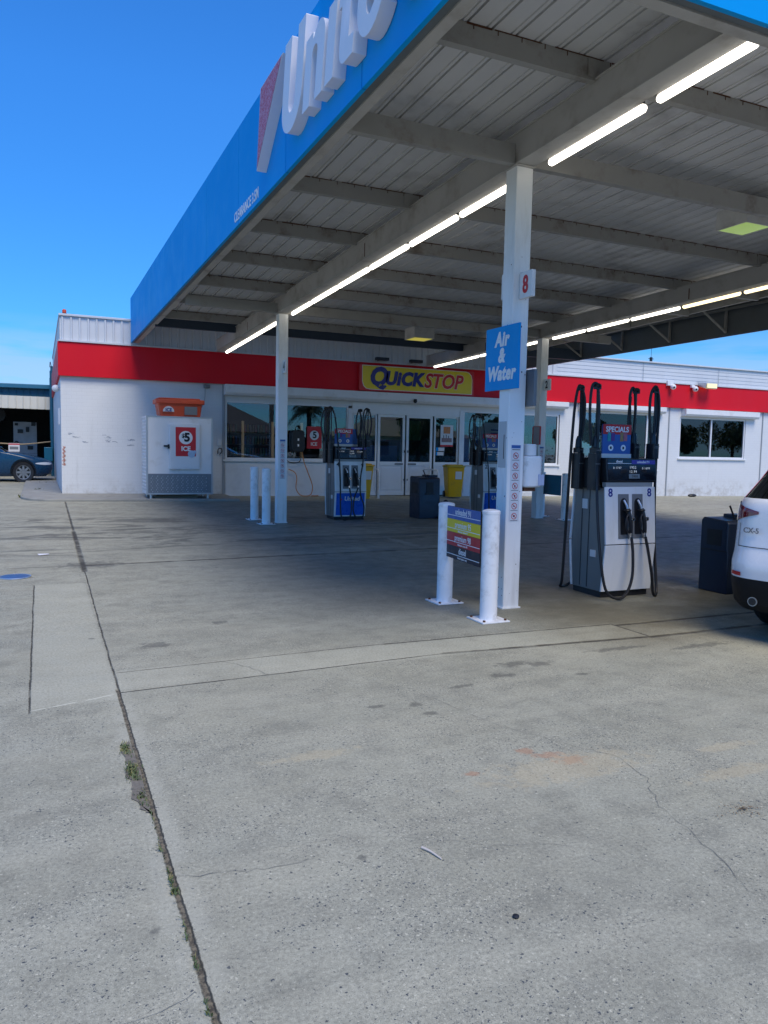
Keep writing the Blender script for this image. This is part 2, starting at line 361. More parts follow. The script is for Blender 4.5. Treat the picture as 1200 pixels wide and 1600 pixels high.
    dk = mx(blob(.55, 9.35, .45, .25), blob(2.92, 4.28, .16, .07), blob(3.12, 4.22, .13, .06), blob(2.72, 4.08, .10, .05), blob(3.24, 3.92, .08, .035), blob(1.93, 3.79, .07, .05), blob(1.93, 3.62, .06, .03),
            blob(1.71, 3.83, .06, .03), blob(.75, 5.62, .14, .10), blob(1.33, 6.16, .08, .07), blob(3.9, 4.35, .35, .05), blob(4.6, 4.2, .35, .06), blob(2.35, 3.98, .1, .035))
    c = n.mix(n.math('MULTIPLY', dk, .55), c, (.07,.07,.072,1))
    # scattered drips and gum spots
    v3 = n.new("ShaderNodeTexVoronoi"); v3.inputs["Scale"].default_value = 2.6; n.lk(n.obj(), v3.inputs["Vector"])
    v3c = n.new("ShaderNodeSeparateColor"); n.lk(v3.outputs["Color"], v3c.inputs[0])
    spots = n.math('MULTIPLY', n.rng(n.math('ADD', v3.outputs["Distance"], n.math('MULTIPLY', n.math('SUBTRACT', bn, .5), .22)), .07, .03), n.rng(v3c.outputs[0], .62, .66))
    c = n.mix(n.math('MULTIPLY', spots, .55), c, (.075,.075,.078,1))
    org = mx(blob(2.27, 2.81, .10, .06), blob(2.13, 2.98, .07, .04), blob(2.2, 2.9, .09, .05), blob(1.75, 2.85, .05, .03))
    c = n.mix(n.math('MULTIPLY', org, .42), c, (.42,.17,.09,1))
    tan = mx(blob(1.15, 3.31, .26, .07), blob(2.9, 2.42, .3, .07), blob(3.1, 2.66, .2, .05), blob(2.2, 2.75, .5, .16))
    c = n.mix(n.math('MULTIPLY', tan, .32), c, (.52,.43,.31,1))
    wash = mx(blob(5.6, 9.8, .9, .12), blob(6.2, 12.1, .5, .12), blob(5.0, 10.3, .1, .8), blob(6.5, 6.15, .35, .14))
    c = n.mix(n.math('MULTIPLY', wash, .35), c, (.42,.42,.42,1))
    blu = mx(blob(6.0, 12.9, .9, .12), blob(4.3, 9.65, .3, .05), blob(5.7, 11.2, .5, .06))
    c = n.mix(n.math('MULTIPLY', blu, .4), c, (.03,.08,.18,1))
    # joints
    edge = vline(.365, .0066, -5, 19.5, .05, .05)
    c = n.mix(n.math('MULTIPLY', n.math('MULTIPLY', edge, n.math('MULTIPLY', n.rng(y0, 5.2, 4.4), n.rng(mid2, .35, .6))), .4), c, (.50,.49,.46,1))
    j = mx(vline(.372, .0066, 4.5, 9.0, .0028, .005), vline(.375, .0062, 8.9, 12.6, .022, .02), vline(.38, .006, 12.5, 19.2, .012, .012), vline(-.075, 0, 4.4, 8.23, .003, .004),
           hline(9.30, .055, .40, 13, .026, .02), hline(9.33, .03, -9, .43, .006), hline(4.567, .046, .40, 2.7, .005), hline(4.88, -.073, 2.6, 4.42, .014, .02), hline(4.56, -.003, 4.38, 12, .012, .03),
           hline(4.985, .04, .42, 2.4, .003, .003), hline(5.13, -.026, 2.3, 4.42, .006, .008), hline(5.03, -.015, 4.4, 12, .008, .03), vline(4.41, 0, 4.56, 5.02, .008), hline(-4.0, .01, -30, 30, .01), vline(-4.6, .0, -20, 30, .008), vline(13.3, .0, -20, 30, .008), hline(14.2, .01, -9, .46, .006))
    c = n.mix(n.math('MULTIPLY', n.math('MULTIPLY', j, .88), n.rng(n.noise(5, 4, .6), .32, .55, .45, 1)), c, (.04,.034,.028,1))
    jd = vline(.371, .0052, -5, 4.65, .0075, .005)
    c = n.mix(n.math('MULTIPLY', jd, .92), c, n.mix(n.rng(n.noise(45, 5, .7), .38, .62), (.045,.036,.028,1), (.20,.165,.125,1)))
    c = n.mix(n.math('MULTIPLY', vline(.3805, .0052, -5, 4.65, .002, .003), .75), c, (.02,.018,.015,1))
    wl = n.math('MULTIPLY', hline(4.455, .30, -.06, .36, .006, .004), n.rng(n.noise(7, 3), .40, .5))
    c = n.mix(n.math('MULTIPLY', wl, .8), c, (.62,.61,.57,1))
    c = n.mix(1.0, c, (.975,.985,.835,1), "MULTIPLY")
    n.lk(c, b.inputs["Base Color"])
    rgh = n.math('SUBTRACT', n.rng(mid2, .2, .8, .66, .88), n.math('MULTIPLY', lane, .22))
    n.lk(rgh, b.inputs["Roughness"]); b.inputs["Specular IOR Level"].default_value = .35
    h = n.math('ADD', n.math('MULTIPLY', fine, .35), n.math('ADD', n.math('MULTIPLY', grit, .12), n.math('MULTIPLY', mid2, .6)))
    h = n.math('SUBTRACT', h, n.math('MULTIPLY', mx(j, jd), 2.5))
    h = n.math('ADD', h, n.math('MULTIPLY', stone, .12))
    n.bump(h, .0035, .9)
    return n.m
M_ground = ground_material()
def lin(a, b, n): return [a+(b-a)*i/n for i in range(n+1)]
xs = [-300,-120,-60,-30,-15,-8,-5]+lin(-3,26,58)+[30,40,60,120,300]
ys = [-300,-120,-60,-30,-15,-8,-4]+lin(-2,6,8)[0:-1]+lin(6,19.7,28)+[22,26,32,45,70,120,300]
g = MB(); g.v = [Vector((x,y,zg(x,y))) for y in ys for x in xs]
nx = len(xs)
g.f = [[j*nx+i, j*nx+i+1, (j+1)*nx+i+1, (j+1)*nx+i] for j in range(len(ys)-1) for i in range(nx-1)]; g.mi = [0]*len(g.f)
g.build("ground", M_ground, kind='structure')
M_apron = mat("apron_concrete", (.28,.28,.25), .8, var=.2, vs=4, dirt=.5, dcol=(.12,.11,.10), ds=3, bump=.002, bs=80)
# raised concrete footpath at the foot of the left wall
ap = MB()
poly = [(.30,18.02),(4.35,17.98),(4.35,19.74),(.47,19.74),(.47,30),(-.42,30),(-.42,19.0)]+[(-.42+.72*(1-math.cos(R(a))), 19.0-.98*math.sin(R(a))) for a in (20,40,60,80)]
npz = len(poly); vs = [(x,y,zg(x,y)-.05) for x,y in poly]+[(x,y,zg(x,y)+.055 if y<19.8 else zg(x,19.7)+.055) for x,y in poly]
ap.add(vs, [tuple(range(npz,2*npz))]+[(i,(i+1)%npz,npz+(i+1)%npz,npz+i) for i in range(npz)])
ap.build("footpath", M_apron, kind='structure', bevel=.015)

# cracks in the slab: jagged hairline ribbons
def crackset(lines):
    mb = MB(); rnd = random.Random(3)
    for L, wd in lines:
        pts = []
        for i in range(len(L)-1):
            a = Vector((*L[i],0)); b_ = Vector((*L[i+1],0)); nseg = max(2, int((b_-a).length/.035))
            for k in range(nseg): pts.append(a+(b_-a)*k/nseg+Vector((rnd.uniform(-.011,.011), rnd.uniform(-.011,.011), 0)))
        pts.append(Vector((*L[-1],0)))
        vs = []
        for i, p in enumerate(pts):
            d = (pts[min(i+1,len(pts)-1)]-pts[max(i-1,0)]).normalized(); q = Vector((-d.y,d.x,0))
            t = i/(len(pts)-1); ww = wd*rnd.uniform(.15,.75)*min(1, 6*(1-t)+.15)
            vs += [p+q*ww+Vector((0,0,.003)), p-q*ww+Vector((0,0,.003))]
        mb.add(vs, [(2*i,2*i+1,2*i+3,2*i+2) for i in range(len(pts)-1)])
    return mb
M_crack = mat("crack_dark", (.12,.118,.11), .95, var=.3)
crackset([([(2.03,3.99),(2.09,3.75),(2.14,3.48),(2.21,3.28),(2.31,3.09),(2.39,2.92),(2.50,2.78),(2.47,2.63),(2.46,2.52),(2.30,2.28),(2.28,2.15),(2.24,1.99),(2.19,1.83),(2.14,1.71),(2.12,1.4)], .0016),
          ([(.393,2.507),(.506,2.481),(.652,2.451),(.763,2.44),(.89,2.465)], .0017), ([(.754,2.568),(.97,2.544),(1.15,2.49),(1.48,2.30),(1.70,2.20),(1.87,2.09)], .0009),
          ([(.353,1.94),(.291,1.915),(.224,1.89),(.12,1.9)], .0013), ([(2.387,2.925),(2.6,2.86),(2.85,2.70),(3.1,2.5)], .0010), ([(2.35,3.55),(2.6,3.62),(2.8,3.55)], .001),
          ([(1.3,4.62),(1.25,4.8),(1.12,5.0),(1.0,5.1)], .002), ([(3.0,5.0),(3.1,4.6)], .0015)]).build("slab_crack", M_crack, kind='structure')

# broken slab edge filled with soil beside the joint
M_soil = mat("soil", (.17,.155,.125), .95, var=.6, vs=70, bump=.004, bs=90)
rnd = random.Random(11)
def ragged(pts, j=.008, z=.004):
    o = []
    for i in range(len(pts)):
        a = Vector((*pts[i],0)); b_ = Vector((*pts[(i+1)%len(pts)],0))
        for k in range(4): o.append(a+(b_-a)*k/4+Vector((rnd.uniform(-j,j), rnd.uniform(-j,j), z)))
    return o
P = ragged([(.375,3.82),(.335,3.72),(.33,3.60),(.345,3.5),(.318,3.40),(.335,3.28),(.318,3.2),(.345,3.05),(.385,2.98)])
mb = MB(); mb.add(P, [tuple(range(len(P)))]); mb.build("broken_edge", M_soil, kind='structure')

# weeds in the joint: many small blades
M_weed = mat("weed_green", (.07,.105,.035), .6, var=.45, vs=30)
M_weed2 = mat("weed_dry", (.20,.19,.07), .7, var=.4, vs=30)
mb = MB()
for (cx, cy, rx, ry, cnt) in [(.345,3.70,.016,.06,150),(.350,3.42,.024,.09,330),(.352,3.15,.018,.06,60),(.372,2.72,.004,.06,22),(.374,2.50,.006,.08,50),(.374,2.42,.009,.02,45),(.372,2.2,.004,.06,24),(.372,2.05,.005,.04,22),(.37,1.85,.005,.03,16),
                              (-.05,21.6,.10,.2,70),(-.40,19.2,.04,.07,40),(.374,3.0,.003,.25,30),(.12,25.3,.3,.1,60)]:
    for _ in range(cnt):
        x = rnd.gauss(cx, rx*.6); y = rnd.gauss(cy, ry*.6); big = 1 if cy < 10 else 5
        h = rnd.uniform(.005,.016)*big; wdt = rnd.uniform(.001,.003)*big; a = rnd.uniform(0,6.28); l = rnd.uniform(.3,1.2)*h; z = zg(x,y)+(.003 if cy<10 else .0)
        dx, dy = math.cos(a), math.sin(a); px, py = -dy*wdt, dx*wdt
        mb.add([(x-px,y-py,z),(x+px,y+py,z),(x+dx*l*.5+px,y+dy*l*.5+py,z+h*.7),(x+dx*l*.5-px,y+dy*l*.5-py,z+h*.7),(x+dx*l,y+dy*l,z+h)], [(0,1,2,3),(3,2,4)], 0 if rnd.random()<.75 else 1)
mb.build("weeds", [M_weed, M_weed2], kind='stuff')
# loose things on the slab
mb = MB(); mb.tube([(1.245,2.36,.006),(1.26,2.32,.008),(1.275,2.265,.005)], .006, 6, rs=lambda t:.0045*(1-.6*t)+.001)
tag(mb.build("twig", mat("pale_wood", (.55,.50,.44), .7)), "short pale splinter of wood lying on the concrete", "twig")
mb = MB(); mb.ball((1.33,1.883,.005), .011, 6, sz=.55)
tag(mb.build("pebble", M_black), "small round black pebble on the concrete in the foreground", "pebble")
mb = MB()
for _ in range(120):
    a = rnd.uniform(0,6.28); r_ = abs(rnd.gauss(0,.045)); x = 2.61+math.cos(a)*r_*1.3; y = 2.13+math.sin(a)*r_*.8; t = rnd.uniform(0,3); s_ = rnd.uniform(.004,.013); z = rnd.uniform(.003,.012)
    mb.add([(x,y,z),(x+math.cos(t)*s_,y+math.sin(t)*s_,z+rnd.uniform(-.002,.004)),(x+math.cos(t+1)*s_*.7,y+math.sin(t+1)*s_*.7,z+.002)], [(0,1,2)])
tag(mb.build("leaf_litter", mat("dry_leaf", (.16,.11,.06), .8, var=.4, vs=60)), "little heap of dry brown leaf bits on the concrete at the right", "leaf litter")
mb = MB(); mb.lathe([(.0001,.011),(.125,.011),(.135,.008),(.14,.002)], 32, (-.26,8.77)); mb.lathe([(.14,.002),(.143,.009),(.158,.009),(.16,.001)], 32, (-.26,8.77), 1)
for v in mb.v: v.z += zg(-.26, 8.77)
tag(mb.build("manhole_cover", [mat("cover_blue", (.05,.10,.24), .4, var=.2, dirt=.4), M_alu]), "round blue painted tank cover set in the slab by the left edge", "manhole cover")
for (x, y) in ((.0,10.25),):
    mb2 = MB(); mb2.add([(x-.03,y-.05,zg(x,y)+.006),(x+.09,y-.02,zg(x,y)+.01),(x+.07,y+.08,zg(x,y)+.006),(x-.05,y+.05,zg(x,y)+.012)], [(0,1,2,3)])
    tag(mb2.build("litter_scrap", M_txtwhite), "scrap of white paper lying on the slab left of the joint", "litter")
mb = MB(); mb.ball((20.3,19.35,zg(20.3,19.3)+.05), .12, 6, sx=1.6, sy=.7, sz=.45)
tag(mb.build("rubber_wheel_stop", M_black), "low black lump at the foot of the white wall under the right window", "wheel stop")

# ------------------------------------------------------------------ shop building
def block_material():
    n = NB("painted_blocks"); sx = n.new("ShaderNodeSeparateXYZ"); n.lk(n.obj(), sx.inputs[0])
    cb = n.new("ShaderNodeCombineXYZ"); n.lk(n.math('ADD', sx.outputs[0], sx.outputs[1]), cb.inputs[0]); n.lk(sx.outputs[2], cb.inputs[1])
    br = n.new("ShaderNodeTexBrick"); n.lk(cb.outputs[0], br.inputs["Vector"]); br.inputs["Scale"].default_value = 1
    br.inputs["Brick Width"].default_value = .23; br.inputs["Row Height"].default_value = .086; br.inputs["Mortar Size"].default_value = .006; br.inputs["Mortar Smooth"].default_value = .6
    br.inputs["Color1"].default_value = (.68,.70,.71,1); br.inputs["Color2"].default_value = (.665,.685,.695,1); br.inputs["Mortar"].default_value = (.605,.625,.635,1)
    c = br.outputs["Color"]; c = n.mix(.5, c, n.mix(n.noise(2.5, 6, .6), (.60,.62,.63,1), (.74,.76,.77,1)))
    z = sx.outputs[2]
    low = n.math('MULTIPLY', n.rng(z, .75, .1), n.rng(n.noise(3, 7, .7), .42, .7))
    c = n.mix(n.math('MULTIPLY', low, .7), c, (.34,.31,.26,1))
    st = n.math('MULTIPLY', n.rng(n.noise(3, 6, .7, sc3=(1.6,1.6,.12)), .58, .75), .22); c = n.mix(st, c, (.36,.36,.33,1))
    n.lk(c, n.b.inputs["Base Color"]); n.b.inputs["Roughness"].default_value = .55
    h = n.math('SUBTRACT', n.math('MULTIPLY', n.noise(30, 4), .5), n.math('MULTIPLY', br.outputs["Fac"], .6)); n.bump(h, .003, .6)
    return n.m
M_block = block_material()
M_clad = mat("metal_cladding", (.60,.63,.65), .4, var=.05, dirt=.25, dcol=(.35,.36,.36), ds=2, streak=True)
M_trim = mat("grey_trim", (.30,.33,.36), .5)
M_panelcream = mat("panel_cream", (.68,.71,.74), .5, var=.05, dirt=.2)
WY = 19.74
bld = thing("shop_building", "low white painted shop building with a red band along its front", "building", (.47, WY, 0))
def wallbox(x0, x1, z0, z1, y0=WY, y1=WY+.22): return (x0,x1,y0,y1,z0,z1)
ZT = 3.1
mb = MB()
for a in [(.47,4.33,-.2,ZT),(4.33,7.90,-.2,1.10),(4.33,7.90,2.62,ZT),(11.42,14.95,-.2,1.05),(11.42,14.95,2.62,ZT),(7.90,11.42,2.55,ZT),
          (14.95,15.67,-.2,ZT),(15.67,19.02,-.2,.92),(15.67,19.02,2.78,ZT),(19.02,19.98,-.2,ZT),(19.98,23.12,-.2,1.33),(19.98,23.12,2.73,ZT),(23.12,34,-.2,ZT)]:
    mb.box(*wallbox(*a))
mb.box(.47,.69,WY+.22,30,-.2,4.42); mb.box(.69,34,WY+8.0,WY+8.2,-.2,4.3); mb.box(33.8,34,WY+.22,WY+8,-.2,4.3)
mb.build("front_wall", M_block, bld)
mb = MB(); mb.box(.69,33.8,WY+.22,WY+8,4.0,4.1); mb.box(.69,33.8,WY+.22,WY+8,2.95,3.0); mb.build("roof", M_trim, bld)
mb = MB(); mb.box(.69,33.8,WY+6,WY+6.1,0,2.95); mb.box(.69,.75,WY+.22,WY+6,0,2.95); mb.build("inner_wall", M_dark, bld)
mb = MB(); mb.box(.7,33.8,WY+.22,WY+6,-.1,.13); mb.build("inner_floor", M_floor_in, bld)
# red band, cladding above
mb = MB(); mb.box(.42,34,WY-.10,WY-.02,3.025,3.82); mb.box(.42,.47,WY-.02,WY+10,3.025,3.82)
for x in (3.1,5.8,8.1,11.8,13.6,16.4,19.5,22.3,25.1): pass
mb.build("red_band", M_red, bld, bevel=.004)
mb = MB(); mb.box(.44,34,WY-.13,WY-.02,3.822,3.86); mb.build("flashing", M_clad, bld)
mb = MB(); mb.box(.47,14.75,WY-.03,WY,3.86,4.42)
x = .50
while x < 14.7:
    mb.prism([(x,WY-.032),(x+.018,WY-.062),(x+.045,WY-.062),(x+.063,WY-.032)], 3.862, 4.40, 'z'); x += .19
mb.build("ribbed_cladding", M_clad, bld)
mb = MB(); z = 3.86
while z < 4.40:
    mb.add([(14.76,WY-.026,z),(34,WY-.026,z),(34,WY-.016,z+.115),(14.76,WY-.016,z+.115)], [(0,1,2,3)]); mb.add([(14.76,WY-.016,z+.115),(34,WY-.016,z+.115),(34,WY-.026,z+.118),(14.76,WY-.026,z+.118)], [(0,1,2,3)]); z += .118
mb.box(14.76,34,WY-.012,WY,3.86,4.46); mb.build("board_cladding", M_clad, bld)
mb = MB(); mb.box(.45,14.75,WY-.08,WY+.2,4.42,4.47); mb.box(14.75,34,WY-.08,WY+.2,4.46,4.505); mb.box(.45,.69,WY+.2,30,4.42,4.47); mb.build("capping", M_clad, bld, bevel=.006)
mb = MB()
for x in (18.2, 21.6, 25.3, 29): MB().box(x,x+.012,WY-.056,WY-.05,3.87,4.45).build("joint_cover", M_trim, bld)
for x in (19.45, 23.93, 27.8): MB().box(x,x+.04,WY-.025,WY-.001,.0,3.02).build("joint_cover", M_trim, bld)
MB().box(4.30,4.36,WY-.03,WY,.1,3.02).build("joint_cover", M_trim, bld)
mb = MB(); mb.cyl((.42,30,0.2),(.42,30,4.0),.06); mb.build("downpipe", M_teal, bld)
# roller shutter boxes
for (x0,x1,z0,z1,d) in [(4.33,12.9,2.75,3.02,.24),(13.1,15.12,2.80,3.01,.22),(15.63,19.15,2.80,3.01,.22),(20.02,23.55,2.76,3.0,.22)]:
    mb = MB(); mb.prism([(WY,z0),(WY-d*.75,z0),(WY-d,z0+.07),(WY-d,z1),(WY,z1)], x0, x1, 'x')
    mb.build("shutter_box", M_white, bld, bevel=.008)
mb = MB(); mb.box(12.9,13.09,WY-.2,WY-.01,2.80,3.0); mb.box(13.09,13.5,WY-.24,WY-.22,2.84,2.98)
mb.build("shutter_box", M_cream, bld, bevel=.006, label="stained cream end of the shutter box beside the pillar")
# windows
def window(x0, x1, z0, z1, mull=(), fr=.05, dep=.06, sill=True, blinds=None, pane=True, bm=None):
    f = MB(); yf = WY+.02
    f.box(x0,x1,yf,yf+dep,z1-fr,z1); f.box(x0,x1,yf,yf+dep,z0,z0+fr); f.box(x0,x0+fr,yf,yf+dep,z0+fr,z1-fr); f.box(x1-fr,x1,yf,yf+dep,z0+fr,z1-fr)
    for mx_ in mull: f.box(mx_-fr*.6,mx_+fr*.6,yf-.004,yf+dep,z0+fr,z1-fr)
    wnd = f.build("window", M_frame, bld, bevel=.004)
    if pane:
        p = MB(); p.box(x0+fr*.5,x1-fr*.5,yf+.028,yf+.034,z0+fr*.5,z1-fr*.5); p.build("pane", M_glass, wnd)
    if sill:
        s_ = MB(); s_.box(x0-.06,x1+.06,WY-.06,WY+.03,z0-.05,z0-.005); s_.build("sill", M_white, wnd, bevel=.005)
    if blinds:
        b_ = MB(); zz = blinds
        b_.box(x0+fr,x1-fr,yf+.09,yf+.10,zz,z1-fr); b_.build("blind", bm or M_cream, wnd)
    return wnd
window(4.38,7.80,1.10,2.62,(5.9,), blinds=None)
window(11.46,14.92,1.05,2.62,(13.4,))
window(15.69,19.0,.92,2.78,(16.45,18.55), blinds=1.0)
window(19.99,23.11,1.33,2.73,(21.47,), blinds=2.28, bm=mat('blind_grey',(.42,.41,.38),.7))
mb = MB(); mb.box(22.28,22.33,WY+.06,WY+.12,1.38,2.2); mb.build("window_bar", M_frame, bld)
# panels under the shop windows, posts
for a in ((4.38,7.82,.20,1.0),(11.5,14.9,.18,.98)):
    MB().box(a[0],a[1],WY-.02,WY-.001,a[2],a[3]).build("lower_panel", M_panelcream, bld, bevel=.003); MB().box(a[0]-.04,a[1]+.02,WY-.04,WY-.001,.05,a[2]).build("skirting", M_panelcream, bld, bevel=.003)
mb = MB(); mb.box(7.78,7.90,WY-.03,WY+.10,.1,2.55); mb.box(11.32,11.44,WY-.03,WY+.10,.1,2.62); mb.box(7.90,11.32,WY-.015,WY+.08,2.42,2.72); mb.build("door_surround", M_frame, bld, bevel=.004)
def leaf(x0, x1, name, door):
    z0 = .13; z1 = 2.42; yf = WY+.015; f = .075 if door else .045
    m_ = MB(); m_.box(x0,x1,yf,yf+.05,z1-f,z1); m_.box(x0,x1,yf,yf+.05,z0,z0+.1); m_.box(x0,x0+f,yf,yf+.05,z0+.1,z1-f); m_.box(x1-f,x1,yf,yf+.05,z0+.1,z1-f); m_.box(x0+f,x1-f,yf,yf+.05,.98,1.09)
    d_ = m_.build(name, M_frame, bld, bevel=.004)
    m_ = MB(); m_.box(x0+f-.005,x1-f+.005,yf+.02,yf+.026,1.09,z1-f+.002); m_.build("pane", M_glass, d_)
    m_ = MB(); m_.box(x0+f,x1-f,yf+.015,yf+.035,z0+.1,.98)
    if door: m_.box(x0+f+.05,x1-f-.05,yf+.008,yf+.015,z0+.16,.92)
    m_.build("kick_panel", M_panelcream, d_, bevel=.003)
    return d_
leaf(7.92,8.67,"side_light",False); d1 = leaf(8.70,9.55,"door",True); d2 = leaf(9.60,10.44,"door",True); leaf(10.50,11.30,"side_light",False)
for d_, x in ((d1,9.52),(d2,9.63)):
    m_ = MB(); m_.cyl((x,WY-.03,1.35),(x,WY-.03,1.42),.014); m_.cyl((x,WY-.03,.55),(x,WY-.03,.60),.014); m_.build("lock", M_black, d_)
m_ = MB(); m_.box(9.24,9.5,WY+.006,WY+.012,1.0,1.05); m_.build("door_label", M_greyplastic, d1)
m_ = MB(); m_.box(9.66,9.92,WY+.006,WY+.012,1.0,1.05); m_.build("door_label", M_greyplastic, d2)
# scuffs and graffiti, wall outlets
M_scuff = mat("scuff_paint", (.30,.33,.38), .8, var=.4, vs=30)
M_graf = mat("graffiti_red", (.55,.24,.18), .7, var=.3, vs=30)
def ribbon(mb, pts, wd, y, mi=0):
    for i in range(len(pts)-1):
        (xa,za),(xb,zb) = pts[i],pts[i+1]; l = math.hypot(xb-xa,zb-za) or 1; nx_ = -(zb-za)/l*wd; nz_ = (xb-xa)/l*wd
        mb.add([(xa+nx_,y,za+nz_),(xa-nx_,y,za-nz_),(xb-nx_,y,zb-nz_),(xb+nx_,y,zb+nz_)],[(0,1,2,3)],mi)
mb = MB(); rs_ = random.Random(5)
for (cx,cz,n_,sc_) in [(.62,1.66,3,.06),(.75,1.6,3,.05),(1.45,1.63,5,.10),(1.55,1.54,4,.12),(1.98,1.57,4,.07),(2.0,1.42,4,.05),(.95,1.48,2,.04)]:
    for _ in range(n_):
        x = cx+rs_.uniform(-1,1)*sc_; z = cz+rs_.uniform(-.4,.4)*sc_; ribbon(mb, [(x,z),(x+rs_.uniform(.02,.08),z+rs_.uniform(-.03,.01)),(x+rs_.uniform(.06,.13),z+rs_.uniform(-.03,.02))], rs_.uniform(.002,.006), WY-.003)
mb.build("scuff", M_scuff, bld)
mb = MB()
for k in range(16):
    z = 1.36-k*.028; ribbon(mb, [(.50+.02*math.sin(k*2),z),(.545+.02*math.cos(k*1.7),z-.015),(.51,z-.03)], .008, WY-.003)
mb.build("graffiti", M_graf, bld)
mb = MB(); mb.box(4.17,4.27,WY-.05,WY,1.46,1.62); mb.box(15.48,15.60,WY-.05,WY,.60,.82); mb.box(.43,.47,20.6,20.8,1.9,2.3); mb.build("meter_box", M_white, bld, bevel=.005)
mb = MB(); mb.tube([(4.18,WY-.04,1.24),(4.18,WY-.10,1.36),(4.25,WY-.10,1.38),(4.28,WY-.05,1.30),(4.22,WY-.05,1.22)], .012, 6); mb.build("garden_tap", M_black, bld)
# interior: shelves, fridges
def interior():
    sh = thing("drinks_fridge", "row of glass fronted drinks fridges inside behind the left shop window", "fridge", (5.2, 21.2, .13))
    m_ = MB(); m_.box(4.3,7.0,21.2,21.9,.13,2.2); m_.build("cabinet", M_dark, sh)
    cols = [(.35,.12,.04),(.30,.22,.03),(.04,.18,.10),(.25,.03,.03),(.05,.10,.30),(.32,.28,.18)]
    ms = [mat("bottle_%d" % i, c_, .3) for i, c_ in enumerate(cols)]
    m_ = MB(); rr = random.Random(4)
    for k in range(3):
        for s_ in range(5):
            x = 4.40+k*.86; z = .55+s_*.32
            while x < 4.40+k*.86+.66:
                m_.cyl((x,21.16,z),(x,21.16,z+.22),.032,.02,8,mi=rr.randrange(6)); x += .075
    m_.build("bottle_rows", ms, sh, kind=None)
    m_ = MB()
    for k in range(4): m_.box(4.30+k*.86,4.345+k*.86,21.08,21.2,.2,2.15)
    m_.build("door_post", emat("fridge_trim", (1.0,.72,.38), .05, (.42,.34,.22)), sh); m_ = MB()
    for k in range(3):
        for s_ in range(5): m_.box(4.36+k*.86,5.16+k*.86,21.1,21.2,.53+s_*.32,.55+s_*.32)
    m_.build("shelf", mat("shelf_wire", (.22,.20,.17), .5), sh)
    ct = thing("shop_counter", "dark blue chest and counter inside behind the double doors", "counter", (9.5, 21.5, .13))
    m_ = MB(); m_.box(8.7,10.1,21.4,22.2,.13,1.55); m_.build("body", mat("counter_blue", (.03,.12,.42), .4), ct, bevel=.03)
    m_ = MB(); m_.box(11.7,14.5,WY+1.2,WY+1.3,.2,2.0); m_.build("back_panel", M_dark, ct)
    m_ = MB(); m_.cyl((10.05,21.0,.13),(10.05,21.0,2.1),.03); m_.cyl((10.2,21.4,.13),(10.2,21.4,2.5),.02); m_.build("post", M_frame, ct)
    m_ = MB(); m_.box(7.9,11.6,22.8,22.9,1.75,2.4); m_.build("menu_board", mat("board_green", (.12,.30,.06), .5), ct)
interior()

# posters stuck inside the glass
def poster(name, label, cat, x0, x1, z0, z1, base, items, y=WY+.005, group=None):
    t = thing(name, label, cat, ((x0+x1)/2, y, z0), group=group)
    m_ = MB(); m_.box(x0,x1,y,y+.003,z0,z1); m_.build("sheet", base, t)
    for fn in items: fn(t, y)
    return t
def pbox(nm, x0, x1, z0, z1, mt, dy=.003): return lambda t, y: MB().box(x0,x1,y-dy,y-.0005,z0,z1).build(nm, mt, t)
def ptext(s_, cx, cz, size, mt, dy=.005, **k): return lambda t, y: MB().text(s_, (cx,y-dy,cz), X_, Z_, size, .001, **k).build("lettering", mt, t)
def pdisc(nm, cx, cz, r, mt, dy=.003): return lambda t, y: MB().prism(circ(cx,cz,r), y-dy, y-.0005, 'y').build(nm, mt, t)
poster("ice_poster", "red 5 dollar ice poster behind the glass of the left shop window", "poster", 6.60,7.02,1.42,2.02, M_redlit,
       [pdisc("price_disc",6.81,1.78,.13,M_txtwhite), ptext("5",6.82,1.78,.24,M_txtblack,bold=.03), ptext("ICE",6.80,1.54,.13,M_txtwhite,bold=.02)])
M_poster = mat("poster_paper", (.66,.66,.66), .5, var=.03); M_porange = mat("poster_orange", (.55,.20,.06), .5, vs=25, var=.5); M_pmix = mat("poster_print", (.25,.16,.16), .5, vs=40, var=.6)
poster("promotion_poster", "white poster with orange heading on the glass right of the doors", "poster", 10.70,11.12,1.55,2.18, M_poster,
       [pbox("heading",10.80,11.02,1.93,2.13,M_porange), pbox("picture",10.74,11.08,1.68,1.80,M_pmix), pbox("figures",10.80,10.82,1.80,1.88,M_txtblack), pbox("figures",10.88,10.90,1.80,1.90,M_txtblack), pbox("figures",10.96,10.98,1.80,1.87,M_txtblack), pbox("footer",10.70,11.12,1.55,1.60,M_txtred)])
poster("door_sticker", "upper blue and white sticker low on the glass right of the doors", "sticker", 10.56,10.84,1.42,1.52, M_poster, [pbox("blue_end",10.56,10.64,1.42,1.52,M_signblue)])
poster("door_sticker", "lower white sticker below the blue one right of the doors", "sticker", 10.56,10.82,1.29,1.39, M_poster, [pbox("blue_end",10.56,10.61,1.29,1.39,M_signblue)])
M_pblue = mat("poster_blue", (.03,.11,.36), .4)
poster("window_banner", "large white and blue banner on the window behind the middle pump", "banner", 11.52,13.35,1.12,2.30, M_poster,
       [pbox("blue_field",11.52,12.0,1.12,2.30,M_pblue), pbox("print",12.45,12.75,2.06,2.10,M_txtnavy), pbox("print",12.45,12.70,1.96,2.0,M_txtnavy)], y=WY+.058)
